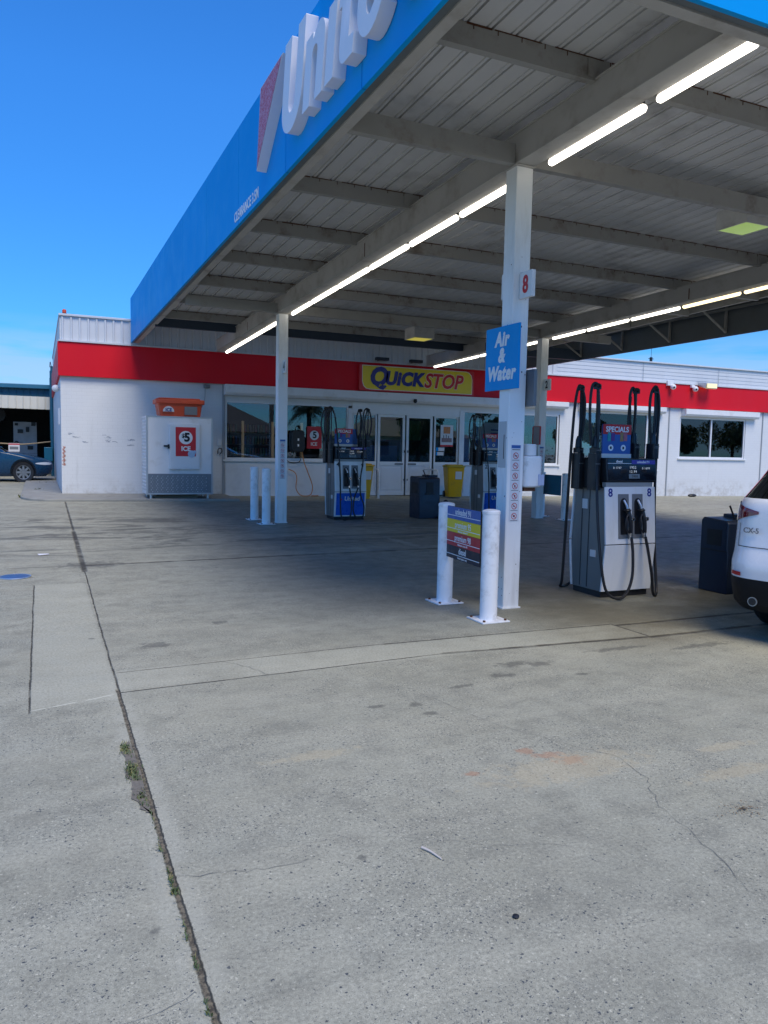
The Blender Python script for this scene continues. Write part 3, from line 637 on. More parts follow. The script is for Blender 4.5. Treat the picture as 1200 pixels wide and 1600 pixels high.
# stock, shelving and office things behind the other windows
def shelf_unit(x0, x1, y, label, seed):
    t = thing("display_shelf", label, "shelf", ((x0+x1)/2, y, .13)); rr = random.Random(seed)
    m_ = MB(); m_.box(x0,x1,y+.3,y+.34,.13,1.9)
    for z in (.6,1.0,1.35,1.7): m_.box(x0,x1,y,y+.3,z-.02,z)
    m_.build("frame", mat("shelf_grey",(.16,.17,.18),.6), t)
    m_ = MB(); k = 0
    for z in (.6,1.0,1.35,1.7):
        x = x0+.03
        while x < x1-.15: w_ = rr.uniform(.06,.16); m_.box(x,x+w_,y+.02,y+.22,z+.001,z+rr.uniform(.12,.27),rr.randrange(6)); x += w_+rr.uniform(.01,.05)
    m_.build("goods", [MATS["bottle_%d"%i] for i in range(6)], t)
shelf_unit(11.6,14.6,20.9,"shelf of packets inside behind the window right of the doors",3)
shelf_unit(16.6,18.4,21.2,"shelf of packets inside behind the window with cream blinds",5)
shelf_unit(20.3,22.0,21.4,"shelf of boxes inside behind the right end window",8)
for x, z0_, z1_, mt in ((20.75,1.38,1.44,M_txtwhite),(21.9,1.38,1.46,M_frame)):
    MB().box(x,x+.24,WY+.1,WY+.2,z0_,z1_).build("window_item", mt, bld)

# QuickStop sign
qs = thing("shop_sign", "long yellow QuickSTOP sign over the entrance on the red band", "sign", (9.8, WY-.12, 3.05))
mb = MB(); mb.prism(rrect(8.02,11.66,3.04,3.755,.03), WY-.20, WY-.10, 'y'); mb.build("casing", M_redlit, qs, bevel=.006)
mb = MB(); mb.prism([(8.10,3.74),(8.10,3.30),(8.14,3.17),(8.22,3.10),(8.34,3.08),(11.60,3.08),(11.60,3.50),(11.57,3.63),(11.49,3.71),(11.38,3.74)], WY-.204, WY-.201, 'y'); mb.build("border", M_txtwhite, qs)
mb = MB(); mb.prism([(8.115,3.725),(8.115,3.30),(8.155,3.18),(8.23,3.115),(8.35,3.095),(11.585,3.095),(11.585,3.50),(11.555,3.62),(11.48,3.695),(11.38,3.725)], WY-.208, WY-.205, 'y'); mb.build("panel", M_yellow, qs)
mb = MB(); yy = WY-.214
mb.text("Q",(8.58,yy,3.42),X_,Z_,.68,.004,bold=.05,shear=.18,xs=.95); mb.text("UiCK",(9.37,yy,3.40),X_,Z_,.50,.004,bold=.055,shear=.18,xs=.98,sp=1.06)
mb.build("blue_lettering", M_txtnavy, qs)
mb = MB(); mb.text("STOP",(10.62,yy,3.39),X_,Z_,.56,.003,bold=.05,shear=.22,xs=.92); mb.build("lettering_outline", M_txtwhite, qs)
mb = MB(); mb.text("STOP",(10.62,yy-.004,3.39),X_,Z_,.56,.003,bold=.028,shear=.22,xs=.92); mb.build("red_lettering", M_txtred, qs)

# wall fittings
bc = thing("beacon_light", "small orange beacon on the top left corner of the parapet", "beacon", (.58, 19.8, 4.47))
mb = MB(); mb.cyl((.58,19.8,4.47),(.58,19.8,4.50),.05); mb.build("base", M_black, bc)
mb = MB(); mb.lathe([(.045,4.50),(.048,4.56),(.03,4.585),(.001,4.59)], 14, (.58,19.8)); mb.build("lens", M_orange, bc)
def camera_(x, z, label, big):
    t = thing("security_camera", label, "camera", (x, WY-.1, z), group="dome cameras on the red band")
    m_ = MB(); m_.box(x-.16*big,x+.06*big,WY-.19,WY-.10,z+.02,z+.16*big); m_.build("bracket", M_white, t, bevel=.01)
    m_ = MB(); m_.ball((x,WY-.24,z-.02), .095 if big else .09, 8); m_.build("housing", M_white, t)
    m_ = MB(); m_.ball((x-.03,WY-.315,z-.04), .035, 6); m_.build("lens", M_black, t)
camera_(19.35, 3.72, "white dome camera with bracket, the left one on the red band", 1.2)
camera_(20.35, 3.70, "white dome camera just left of the floodlight on the red band", .7)
fl = thing("flood_light", "wedge shaped floodlight at the top of the red band right of the cameras", "floodlight", (20.85, WY-.1, 3.8))
mb = MB(); mb.prism([(WY-.10,3.80),(WY-.45,3.70),(WY-.48,3.88),(WY-.10,3.93)], 20.58,21.12, 'x'); mb.build("housing", M_alu, fl, bevel=.01)
mb = MB(); mb.add([(20.62,WY-.44,3.695),(21.08,WY-.44,3.695),(21.08,WY-.14,3.78),(20.62,WY-.14,3.78)],[(0,1,2,3)]); mb.add([(20.62,WY-.486,3.72),(21.08,WY-.486,3.72),(21.08,WY-.492,3.87),(20.62,WY-.492,3.87)],[(0,1,2,3)]); mb.build("lens", emat("flood_lens", (1,.85,.35), .35, (.8,.75,.5)), fl)
ss = thing("door_sensor", "small black door sensor under the yellow sign above the doors", "sensor", (9.71, WY-.26, 2.80))
mb = MB(); mb.cyl((9.71,WY-.28,2.80),(9.71,WY-.28,2.87),.03,.05); mb.ball((9.71,WY-.28,2.81),.055,6); mb.build("housing", M_black, ss)
wl = thing("wall_light", "small grey bulkhead light with cable above the ice freezer", "wall light", (3.89, WY, 2.94))
mb = MB(); mb.box(3.82,3.97,WY-.12,WY,2.90,2.99); mb.build("housing", M_greyplastic, wl, bevel=.015)
mb = MB(); mb.tube([(3.86,WY-.02,2.90),(3.84,WY-.03,2.6),(3.70,WY-.06,2.25)], .007, 6); mb.build("cable", M_trim, wl)
for x, lb in ((8.62, "small dark spotlight over the left end of the yellow sign"), (9.66, "small dark spotlight over the middle of the yellow sign")):
    t = thing("spot_light", lb, "spotlight", (x, WY-.1, 3.86), group="spotlights above the shop sign")
    mb = MB(); mb.cyl((x,WY-.06,3.90),(x,WY-.34,3.90),.015); mb.build("arm", M_black, t)
    mb = MB(); mb.box(x-.19,x+.19,WY-.44,WY-.30,3.87,3.95); mb.build("housing", M_black, t, bevel=.01)
sl = thing("side_light_fitting", "round white light on the side wall of the shop", "wall light", (.40, 21.2, 2.7))
mb = MB(); mb.ball((.38,20.6,2.78),.09,8); mb.box(.38,.47,20.57,20.63,2.74,2.80); mb.build("housing", M_white, sl)
an = thing("roof_antenna", "thin mast aerial on the shop roof against the sky", "antenna", (22.56, 24, 4.1))
mb = MB(); mb.cyl((22.56,24,4.1),(22.56,24,5.7),.012,.008,6); mb.build("mast", M_black, an)
mb = MB(); mb.cyl((22.42,24,5.28),(22.7,24,5.28),.012,n=6); mb.box(22.52,22.60,23.96,24.04,5.14,5.34); mb.build("crossbar", M_black, an)

# air hose reel on the left shop wall
hr = thing("hose_reel", "black hose reel with orange hose on the panel left of the doors", "hose reel", (6.25, WY-.1, 1.6))
mb = MB(); mb.prism(rrect(6.08,6.44,1.32,1.90,.09), WY-.30, WY-.02, 'y'); mb.build("housing", M_black, hr, bevel=.02)
mb = MB(); mb.box(6.24,6.28,WY-.306,WY-.301,1.62,1.68); mb.box(6.24,6.28,WY-.306,WY-.301,1.47,1.53); mb.build("clip", M_txtwhite, hr)
mb = MB(); mb.tube([(6.40,WY-.18,1.36),(6.46,WY-.20,1.05),(6.58,WY-.20,.75),(6.70,WY-.20,.42),(6.66,WY-.22,.20),(6.50,WY-.30,.15),(6.34,WY-.25,.18),(6.24,WY-.2,.35),(6.27,WY-.16,.62),(6.22,WY-.12,.78),(6.05,WY-.12,.86)], .013, 6); mb.tube([(6.66,WY-.24,.15),(6.75,WY-.30,.15),(6.82,WY-.36,.16)], .016,6); mb.build("hose", M_orangehose, hr)
mb = MB(); mb.tube([(5.95,WY-.05,1.15),(6.1,WY-.12,1.04),(6.3,WY-.14,1.04),(6.38,WY-.14,1.12),(6.38,WY-.15,1.30)], .011, 6); mb.build("loose_hose", M_rubber, hr)

# ice freezer
fz = thing("ice_freezer", "white ice freezer with chequer plate base against the left wall", "freezer", (3.0, 18.55, .2))
FX0, FX1, FY0, FY1, FZ0, FZ1 = 2.22, 3.72, 18.12, 18.95, .30, 2.10
mb = MB(); mb.box(FX0,FX1,FY0,FY1,FZ0,FZ1); mb.build("body", M_white, fz, bevel=.012)
mb = MB(); mb.box(FX0-.008,FX0+.03,FY0-.01,FY0+.03,FZ0,FZ1+.005); mb.box(FX1-.03,FX1+.008,FY0-.01,FY0+.03,FZ0,FZ1+.005); mb.box(FX0+.03,FX1-.03,FY0-.01,FY0,FZ1-.02,FZ1+.005); mb.box(FX0+.03,FX1-.03,FY0-.012,FY0,FZ0,FZ0+.035); mb.build("edge_trim", M_alu, fz)
mb = MB()
for k in range(22): z = .38+k*.078; mb.prism([(z,FX0-.001),(z+.05,FX0-.014),(z+.055,FX0-.001)], FY0+.06, FY1-.04, 'y'); 
mb.v = [Vector((v.z, v.y, v.x)) if False else v for v in mb.v]
vv = []
for v in mb.v: vv.append(Vector((v.z, v.y, v.x)))
mb.v = vv; mb.build("side_louvre", M_clad, fz)
mb = MB(); mb.box(FX0+.03,FX1-.03,FY0-.008,FY0,FZ0+.035,.78); mb.box(FX1-.12,FX1-.10,FY0-.014,FY0-.008,FZ0+.06,.76); plate = mb.build("chequer_plate", mat("chequer_metal", (.22,.24,.27), .35, metal=.5, var=.1), fz)
mb = MB()
for j in range(9):
    for i in range(24):
        x = FX0+.07+i*.057+(.0285 if j%2 else 0); z = FZ0+.065+j*.045
        if x > FX1-.14: continue
        dx, dz = (.016,.010) if (i+j)%2 else (.016,-.010)
        mb.add([(x-dx,FY0-.009,z-dz),(x+.006,FY0-.013,z-.006),(x+dx,FY0-.009,z+dz),(x-.006,FY0-.013,z+.006)],[(0,1,2,3)])
mb.build("stud", mat("chequer_stud", (.62,.65,.68), .3, metal=.3), plate)
mb = MB(); mb.box(2.72,3.42,FY0-.055,FY0-.003,.88,1.93); dr = mb.build("door", M_white, fz, bevel=.012)
mb = MB(); mb.box(2.755,3.385,FY0-.060,FY0-.0555,.92,1.89); mb.build("door_panel", M_frame, dr, bevel=.004)
mb = MB(); mb.box(2.60,2.70,FY0-.03,FY0-.001,1.40,1.44); mb.box(2.685,2.72,FY0-.075,FY0-.02,1.36,1.46); mb.build("latch", M_black, dr)
mb = MB(); mb.box(2.86,3.32,FY0-.0635,FY0-.0605,1.19,1.86); ps = mb.build("poster", M_redlit, dr)
ps['label'] = "red 5 dollar ice poster on the freezer door"
mb = MB(); mb.prism(circ(3.09,1.62,.155), FY0-.066,FY0-.064,'y'); mb.build("price_disc", M_txtwhite, dr)
mb = MB(); mb.text("$",(3.03,FY0-.069,1.66),X_,Z_,.13,.001,bold=.03); mb.text("5",(3.12,FY0-.069,1.62),X_,Z_,.27,.001,bold=.045); mb.build("price", M_txtblack, dr)
mb = MB(); mb.text("ICE",(3.09,FY0-.069,1.36),X_,Z_,.145,.001,bold=.04); mb.build("lettering", M_txtwhite, dr)
mb = MB(); mb.prism(circ(3.22,1.245,.085,14), FY0-.067,FY0-.0645,'y'); mb.prism(circ(3.29,1.29,.04,8), FY0-.0675,FY0-.065,'y'); mb.build("ice_picture", mat("ice_blue", (.38,.52,.68), .3, var=.3, vs=25), dr)
mb = MB()
for x in (FX0+.10, FX1-.10):
    for y in (FY0+.06, FY1-.08): mb.cyl((x,y,zg(x,y)+.045),(x,y,FZ0),.03)
mb.build("foot", M_alu, fz)
mb = MB(); mb.box(FX0+.25,FX1-.3,FY0+.25,FY1-.1,.2,.30); mb.build("underside_box", mat("cardboard", (.25,.20,.15), .8), fz)
ob = thing("storage_tub", "orange plastic tub marked ICE on top of the freezer", "tub", (3.0, 18.5, 2.1))
mb = MB(); q0 = rrect(2.53,3.46,18.20,18.75,.06); q1 = rrect(2.49,3.50,18.16,18.79,.07); n_ = len(q0)
mb.add([(x,y,2.105) for x,y in q0]+[(x,y,2.40) for x,y in q1], [tuple(range(n_-1,-1,-1)), tuple(range(n_,2*n_))]+[(i,(i+1)%n_,n_+(i+1)%n_,n_+i) for i in range(n_)]); mb.build("body", M_orange, ob)
mb = MB(); mb.prism(rrect(2.44,3.55,18.12,18.83,.08), 2.395, 2.50, 'z'); mb.prism(rrect(2.50,3.46,18.18,18.78,.08), 2.50, 2.53, 'z'); mb.build("lid", M_orange, ob, bevel=.02)
mb = MB(); mb.box(3.08,3.37,18.145,18.19,2.15,2.34); mb.build("grey_sticker", M_greyplastic, ob)
mb = MB(); mb.prism(circ(2.72,2.21,.125,20,0,180), 18.150,18.19,'y'); mb.build("label_plate", M_poster, ob)
mb = MB(); mb.text("ICE",(2.72,18.146,2.25),X_,Z_,.10,.001,bold=.03); mb.build("lettering", M_txtnavy, ob)

# ------------------------------------------------------------------ canopy
zf = lambda x, y: 3.97-.006*(y-5.85)                 # underside of the fascia and edge channel
zb = lambda x, y: 3.97-.023*(y-5.8)                  # underside of the long beams
zj = lambda x, y: 4.24-.024*(y-4.8)                  # underside of the joists
up = lambda f, h: (lambda x, y: f(x, y)+h)
XL0, XL1, XR, YF, YB = 2.115, 2.05, 13.12, 3.38, 19.60
XLf = lambda y: XL0+(XL1-XL0)*(y-YF)/(YB-YF)
can = thing("forecourt_canopy", "large steel forecourt canopy with a bright blue fascia over the pumps", "canopy", (7.6, 11.5, 4.0))
FH = 1.06
mb = MB()
ypan = [YF+.0+k*1.8 for k in range(9)]+[YB]
for a, b_ in zip(ypan[:-1], ypan[1:]):
    g_ = .007
    ya, yb = a+g_, b_-g_
    pts = [(XLf(ya),ya),(XLf(yb),yb),(XLf(yb)+.035,yb),(XLf(ya)+.035,ya)]
    mb.add([(x,y,zf(x,y)) for x,y in pts]+[(x,y,zf(x,y)+FH) for x,y in pts], [(3,2,1,0),(4,5,6,7),(0,1,5,4),(1,2,6,5),(2,3,7,6),(3,0,4,7)])
fl_ = mb.build("fascia", M_blue, can, label="long left fascia carrying the raised letters")
mb = MB(); mb.add([(XLf(y)+.012,y,zf(0,y)+dz) for y in (YF,YB) for dz in (.0,FH)], [(0,1,3,2)]); mb.build("seam_backing", M_txtnavy, fl_)
mb = MB()
for k in range(6):
    x0 = XL0+.036+k*1.83; mb.box(x0,min(x0+1.822,XR),YF,YF+.035,zf(0,YF),zf(0,YF)+FH)
mb.build("fascia", M_blue, can, label="front fascia above the camera")
mb = MB(); mb.sbox(XR-.035,XR,YF+.036,YB,zf,up(zf,FH)); mb.build("fascia", M_blue, can, label="right fascia seen from inside")
mb = MB(); mb.sbox(XR-.04,XR+.003,YF+.04,YB,up(zf,-.012),up(zf,-.001)); mb.build("fascia_trim", mat("trim_redbrown", (.16,.05,.04), .5), can)
mb = MB(); mb.sbox(XR-.06,XR-.037,YF+.06,YB,up(zf,.004),up(zf,FH-.02)); mb.build("fascia_backing", M_soffit, can)
# soffit strips and edge channels
mb = MB()
P = [(XLf(YF)+.036,YF+.036),(XLf(YB)+.036,YB),(XLf(YB)+.10,YB),(XLf(YF)+.10,YF+.10)]
mb.add([(x,y,zf(x,y)+.012) for x,y in P], [(0,1,2,3)])
mb.add([(XL0+.036,YF+.036,zf(0,YF)+.012),(XL0+.10,YF+.10,zf(0,YF)+.012),(XR-.04,YF+.10,zf(0,YF)+.012),(XR-.04,YF+.036,zf(0,YF)+.012)], [(0,1,2,3)])
mb.build("soffit", M_soffit, can)
def channel(mb, P0, P1, w_, h, f0, side=1, t=.008):
    # C channel along P0->P1; web on the left of travel, flanges to the right by w_
    P0 = Vector((*P0,0)); P1 = Vector((*P1,0)); d = (P1-P0).normalized(); n_ = Vector((d.y,-d.x,0))*side
    for (o0,o1,h0,h1) in ((0,t,0,h),(t,w_,0,t),(t,w_,h-t,h),(w_-t,w_,t,t+.02)):
        q = [P0+n_*o0, P1+n_*o0, P1+n_*o1, P0+n_*o1]
        mb.add([(v.x,v.y,f0(v.x,v.y)+h0) for v in q]+[(v.x,v.y,f0(v.x,v.y)+h1) for v in q], [(0,3,2,1),(4,5,6,7),(0,1,5,4),(1,2,6,5),(2,3,7,6),(3,0,4,7)])
mb = MB(); channel(mb, (XLf(YF)+.10,YF+.10), (XLf(YB)+.10,YB), .085, .28, zf); mb.build("edge_channel", M_steel, can)
mb = MB(); channel(mb, (XL0+.19,YF+.105), (XR-.1,YF+.105), .085, .28, lambda x,y: zf(0,YF)+.002, side=-1); mb.build("edge_channel", M_steel, can)
# long main beams
def main_beam(x, y0, y1):
    m_ = MB(); m_.sbox(x,x+.012,y0,y1,up(zb,.014),up(zb,.256)); m_.sbox(x-.018,x+.175,y0,y1,zb,up(zb,.013)); m_.sbox(x-.018,x+.175,y0,y1,up(zb,.257),up(zb,.268)); m_.sbox(x+.16,x+.172,y0,y1,up(zb,.014),up(zb,.256))
    o = m_.build("main_beam", M_steel, can)
    s_ = MB()
    for yy_ in (9.3, 15.4): s_.sbox(x-.003,x-.0005,yy_,yy_+.02,up(zb,.03),up(zb,.20))
    s_.build("weld_plate", M_rust, o)
main_beam(3.868, YF+.19, 18.38); main_beam(9.474, YF+.19, 18.38)
# cross ties at the columns
for y0 in (5.86, 13.24):
    for x0, x1 in ((XLf(y0)+.19,3.85),(4.045,9.455),(9.65,11.3)):
        mb = MB(); channel(mb, (x1,y0), (x0,y0), .07, .17, lambda x,y,y0=y0: zb(0,y0)+.001, side=1, t=.006); mb.build("cross_tie", M_steel2, can)
# joists resting on the beams
JY = [3.66, 4.82, 6.40, 7.98, 9.57, 11.12, 12.72, 14.3, 15.9]
for y0 in JY:
    mb = MB(); x0 = XLf(y0)+.18; x1 = 11.35
    mb.box(x0,x1,y0,y0+.006,zj(0,y0),zj(0,y0)+.16); mb.box(x0,x1,y0+.006,y0+.065,zj(0,y0),zj(0,y0)+.006); mb.box(x0,x1,y0+.006,y0+.065,zj(0,y0)+.154,zj(0,y0)+.16)
    j_ = mb.build("joist", M_steel2 if y0 < 17 else M_navybeam, can)
    mb = MB(); rr = random.Random(int(y0*10)); x = x0+.05
    while x < x1:   # rust along the top edge where the sheet is screwed down
        l = rr.uniform(.08,.5); mb.box(x,min(x+l,x1),y0-.004,y0-.0005,zj(0,y0)+.160-rr.uniform(.004,.012),zj(0,y0)+.1615); x += l+rr.uniform(0,.12)
    k = x0+.1
    while k < x1: mb.box(k,k+.006,y0-.004,y0-.0005,zj(0,y0)+.125,zj(0,y0)+.158); k += .2
    mb.build("rust_edge", M_rust, j_)
    if y0 in (4.82,7.98,9.57,11.12,12.72):
        for xx in (3.78,9.38): MB().box(xx,xx+.06,y0-.01,y0-.005,zj(0,y0)+.02,zj(0,y0)+.15).build("cleat", M_steel2, j_)
# folded roof sheets (seen from below)
mb = MB(); x = XL0+.04; rp = []
while x < 11.4:
    rp += [(x,0),(x+.135,0),(x+.139,.012),(x+.149,.012),(x+.153,0),(x+.178,0),(x+.182,.03),(x+.2,.03)]; x += .2
z0 = lambda x, y: zj(x, y)+.163
for a, b_ in ((YF+.036, 11.4), (11.4, 16.6)):
    vs = [(px,y,z0(px,y)+h+(.012 if (y==11.4 and a>5) else 0)) for y in (a,b_) for px,h in rp]; n_ = len(rp)
    mb.add(vs, [(i,i+1,n_+i+1,n_+i) for i in range(n_-1)])
M_sheet = mat("roof_sheet", (.62,.62,.62), .42, var=.14, vs=1.2, dirt=.7, dcol=(.22,.21,.20), ds=1.3, bump=.0015, bs=6)
mb.build("roof_sheet", M_sheet, can, angle=20)
mb = MB(); mb.sbox(XL0+.04,11.5,YF+.04,16.6,up(z0,.045),up(z0,.06)); mb.box(2.12,XR-.06,16.62,19.68,4.52,4.56); mb.sbox(11.52,XR-.062,YF+.04,16.6,up(zf,.98),up(zf,1.0)); mb.build("roof_deck", M_steel, can)
mb = MB(); mb.box(2.2,XR-.1,16.42,16.50,3.87,4.14); mb.build("gutter_beam", M_navybeam, can)
# bracing behind the right fascia
mb = MB(); mb.sbox(XR-.16,XR-.11,YF+.2,YB,up(zf,.50),up(zf,.545))
y = YF+.6
while y < YB-.5:
    mb.sbox(XR-.13,XR-.085,y,y+.045,up(zf,.05),up(zf,.98)); a = Vector((11.5,y+.02,zf(0,y)+.92)); b_ = Vector((XR-.10,y+.02,zf(0,y)+.06)); mb.cyl(a,b_,.024,n=6)
    mb.cyl((11.5,y+.02,zf(0,y)+.88),(XR-.12,y+.02,zf(0,y)+.84),.02,n=6); y += 1.55
mb.build("fascia_brace", M_steel2, can)
mb = MB(); mb.sbox(11.36,11.42,YF+.2,16.6,up(zj,.04),up(zj,.16)); mb.sbox(11.48,11.51,YF+.2,16.6,up(zj,.16),up(zf,1.0)); mb.build("edge_channel", M_steel2, can)

# clearance text
mb = MB(); yc = 8.44; mb.text("CLEARANCE 3.5M", (XLf(yc)-.001, yc, 4.055), (.004,-1,0), Z_, .155, .002, bold=.018, xs=.86)
mb.build("clearance_lettering", M_txtwhite, can)

# columns
COLS = [(3.865,5.85,"white canopy column nearest the camera, carrying the Air and Water sign"), (3.87,13.20,"canopy column left of the pump with the blue United panel"),
        (9.47,13.20,"far right canopy column numbered 2, beyond the nearest column"), (9.47,5.85,"white canopy column at the far right of the forecourt beyond the white car")]
M_nred = mat("prohibit_red", (.50,.03,.04), .5)
def decals(parent, x0, yf, z1):
    m_ = MB(); m_.box(x0,x0+.105,yf-.003,yf-.0008,z1-.70,z1); sh_ = m_.build("safety_decal", mat("decal_paper", (.66,.68,.72), .45, var=.03), parent)
    m_ = MB(); m_.box(x0+.004,x0+.101,yf-.0036,yf-.003,z1-.032,z1-.004); m_.build("header", M_pblue, sh_)
    m_ = MB()
    for k in range(7):
        z = z1-.10-k*.092; cx = x0+.052
        n_ = 20; ro, ri = .030, .024
        vs = [(cx+r_*math.cos(2*math.pi*i/n_),yf-.0038,z+r_*math.sin(2*math.pi*i/n_)) for r_ in (ro,ri) for i in range(n_)]
        m_.add(vs, [(i,(i+1)%n_,n_+(i+1)%n_,n_+i) for i in range(n_)]); q = .019
        m_.add([(cx-q-.002,yf-.004,z+q-.002),(cx-q+.002,yf-.004,z+q+.002),(cx+q+.002,yf-.004,z-q+.002),(cx+q-.002,yf-.004,z-q-.002)], [(0,1,2,3)])
    m_.build("ring", M_nred, sh_)
    m_ = MB()
    for k in range(7):
        z = z1-.10-k*.092; cx = x0+.052
        a = [( -.014,-.006,.014,.004),(-.016,-.002,.016,.003),(-.005,-.014,.005,.015),(-.006,-.013,.006,.010),(-.004,-.012,.008,.012),(-.014,-.004,.010,.004),(-.010,-.008,.010,.009)][k]
        m_.box(cx+a[0],cx+a[2],yf-.0036,yf-.0031,z+a[1],z+a[3]); m_.box(x0+.014,x0+.09,yf-.0036,yf-.0031,z-.042,z-.038)
    m_.box(x0+.012,x0+.095,yf-.0036,yf-.0031,z1-.048,z1-.042)
    m_.build("pictogram", M_txtblack, sh_)
def number_sign(x, y0, y1, z, txt, label, side, sx=1):
    t = thing("number_sign", label, "number sign", (x, (y0+y1)/2, z), group="pump number signs on the canopy columns")
    m_ = MB(); m_.box(x-.02*sx,x+.02*sx,y0,y1,z-.115,z+.115); m_.build("plate", M_white, t, bevel=.003)
    if txt:
        m_ = MB(); m_.text(txt,(x-.0215,(y0+y1)/2,z-.005),-Y_,Z_,.21,.002,bold=.03,xs=.8); m_.build("numeral", M_txtred if txt == "8" else M_txtblack, t)
for i, (cx, cy, lb) in enumerate(COLS):
    gz = zg(cx, cy); t = thing("canopy_column", lb, "column", (cx+.09, cy+.09, gz), group=None)
    mb = MB(); mb.box(cx,cx+.175,cy,cy+.17,gz-.02,zb(cx,cy)-.002); mb.build("shaft", M_column, t, bevel=.008)
    mb = MB(); mb.box(cx-.02,cx+.195,cy-.02,cy+.19,zb(cx,cy)-.016,zb(cx,cy)-.003); mb.build("cap_plate", M_steel, t)
    mb = MB(); mb.box(cx-.012,cx+.187,cy-.012,cy+.182,gz,gz+.012); mb.build("base_plate", M_column, t)
    if i < 3: decals(t, cx+.035, cy, gz+1.51 if i == 0 else gz+1.50)
    if i == 0:
        mb = MB(); rr = random.Random(9)
        for _ in range(34):
            z = rr.uniform(.1,3.6); a = rr.uniform(.002,.006)*(1.4 if z > 1.9 else 1)
            if rr.random() < .5: x_ = cx+rr.uniform(.01,.16); mb.box(x_-a*.6,x_+a*.6,cy-.0025,cy-.0005,z-a,z+a)
            else: y_ = cy+rr.uniform(.01,.15); mb.box(cx-.0025,cx-.0005,y_-a*.6,y_+a*.6,z-a,z+a)
        mb.build("paint_chip", M_rust, t)
        mb = MB(); mb.box(cx-.004,cx-.001,cy+.03,cy+.15,1.30,1.72); mb.build("tape_strip", mat("tape_grey", (.45,.47,.48), .4), t)
        mb = MB(); mb.box(cx-.005,cx-.0042,cy+.055,cy+.065,1.38,1.60); mb.build("tape_slot", M_black, t)
number_sign(3.95, 5.66, 5.845, 2.92, "8", "white plate with a red 8 on the near face of the nearest column", -1)
number_sign(3.95, 6.025, 6.14, 2.96, "", "blank white plate on the rear face of the nearest column", 1)
number_sign(3.96, 13.0, 13.19, 2.86, "4", "small number plate 4 high on the column by the blue pump", -1)
number_sign(9.56, 12.98, 13.19, 2.83, "2", "small number plate 2 on the near face of the far right column", -1)
number_sign(9.56, 13.38, 13.6, 2.83, "", "small plate on the rear face of the far right column", 1)
# rear sign plate on the nearest column and the red notice on the far column
t = thing("sign_plate", "narrow grey sign plate fixed to the right side of the nearest column", "sign", (4.07, 5.80, 2.0))
mb = MB(); mb.box(4.05,4.085,5.745,5.99,1.86,2.19); mb.build("plate", M_greyplastic, t, bevel=.003)
t = thing("notice_plate", "small red edged notice on the left face of the far right column", "notice", (9.44, 13.25, 1.8))
mb = MB(); mb.box(9.44,9.468,13.12,13.38,1.60,1.98); mb.build("plate", M_txtred, t)
mb = MB(); mb.box(9.436,9.4395,13.13,13.34,1.61,1.97); mb.build("notice_face", mat("notice_grey", (.35,.33,.35), .5, var=.25, vs=30), t)
# Air & Water sign
t = thing("air_water_sign", "blue Air & Water sign on the left face of the nearest column", "sign", (3.84, 5.95, 2.0))
mb = MB(); mb.box(3.835,3.855,5.685,6.225,2.005,2.575); mb.build("panel", M_signblue, t, bevel=.002)
mb = MB()
for s_, z in (("Air",2.455),("&",2.31),("Water",2.15)): mb.text(s_,(3.8335,5.955,z),-Y_,Z_,.175,.002,bold=.045,shear=.18,xs=.90,sp=1.08)
mb.build("lettering", M_txtwhite, t)
# towel dispenser on the nearest column
t = thing("towel_dispenser", "white drum shaped paper towel dispenser on the right side of the nearest column", "dispenser", (4.17, 5.93, 1.1))
mb = MB(); mb.prism(rrect(4.06,4.27,5.84,6.03,.07), 1.12, 1.41, 'z'); mb.build("body", M_bollard, t, bevel=.015)
mb = MB(); mb.prism(rrect(4.09,4.21,5.86,5.98,.05), 1.411, 1.52, 'z'); mb.build("top_roll", M_white, t, bevel=.01)
mb = MB(); mb.box(4.07,4.19,5.87,6.0,1.085,1.119); mb.build("outlet", M_rust, t)
mb = MB(); mb.box(4.20,4.265,5.833,5.838,1.14,1.24); mb.build("sticker", mat("sticker_lilac", (.42,.48,.66), .5), t)

# tube lights along both beams
def tube_light(x, y0, y1, warm, label, grp):
    t = thing("tube_light", label, "tube light", (x+.055, (y0+y1)/2, zb(0,(y0+y1)/2)), group=grp)
    c0 = Vector((x+.055,y0,zb(0,y0)-.005)); c1 = Vector((x+.055,y1,zb(0,y1)-.005))
    m_ = MB(); m_.cyl(c0+Vector((0,.02,0)), c1-Vector((0,.02,0)), .032, n=14); m_.cyl(c0, c0+Vector((0,.02,0)), .020,.032, n=14); m_.cyl(c1-Vector((0,.02,0)), c1, .032,.020, n=14); m_.build("diffuser", M_lampwarm if warm else M_lamp, t)
    m_ = MB(); m_.sbox(x-.002,x+.07,y0+.02,y1-.02,up(zb,.022),up(zb,.085)); m_.build("housing", M_black, t)
    m_ = MB()
    for k in range(4): yy_ = y0+.12+k*(y1-y0-.26)/3; m_.sbox(x+.0,x+.02,yy_,yy_+.03,up(zb,.012),up(zb,.03))
    m_.build("clip", M_black, t)
ys_ = [3.34,4.55]+[6.12+1.205*i for i in range(6)]+[13.72+1.19*i for i in range(4)]
ends = [4.42,5.70]+[7.245+1.205*i for i in range(5)]+[13.16]+[14.82+1.19*i for i in range(3)]+[18.36]
for i, (a, b_) in enumerate(zip(ys_, ends)):
    lb = "tube light on the left beam, %s" % (["the one nearest the camera, cut by the front channel","just in front of the nearest column","first behind the nearest column","second behind the nearest column","third behind the nearest column","fourth behind the nearest column","fifth behind the nearest column","last before the far left column","first behind the far left column","second behind the far left column","third behind the far left column","last at the shop wall"][i])
    tube_light(4.052, max(a, YF+.2), b_, False, lb, "tube lights along the left beam")
ys2 = [3.6,4.8]+[6.12+1.205*i for i in range(6)]+[13.72+1.19*i for i in range(4)]
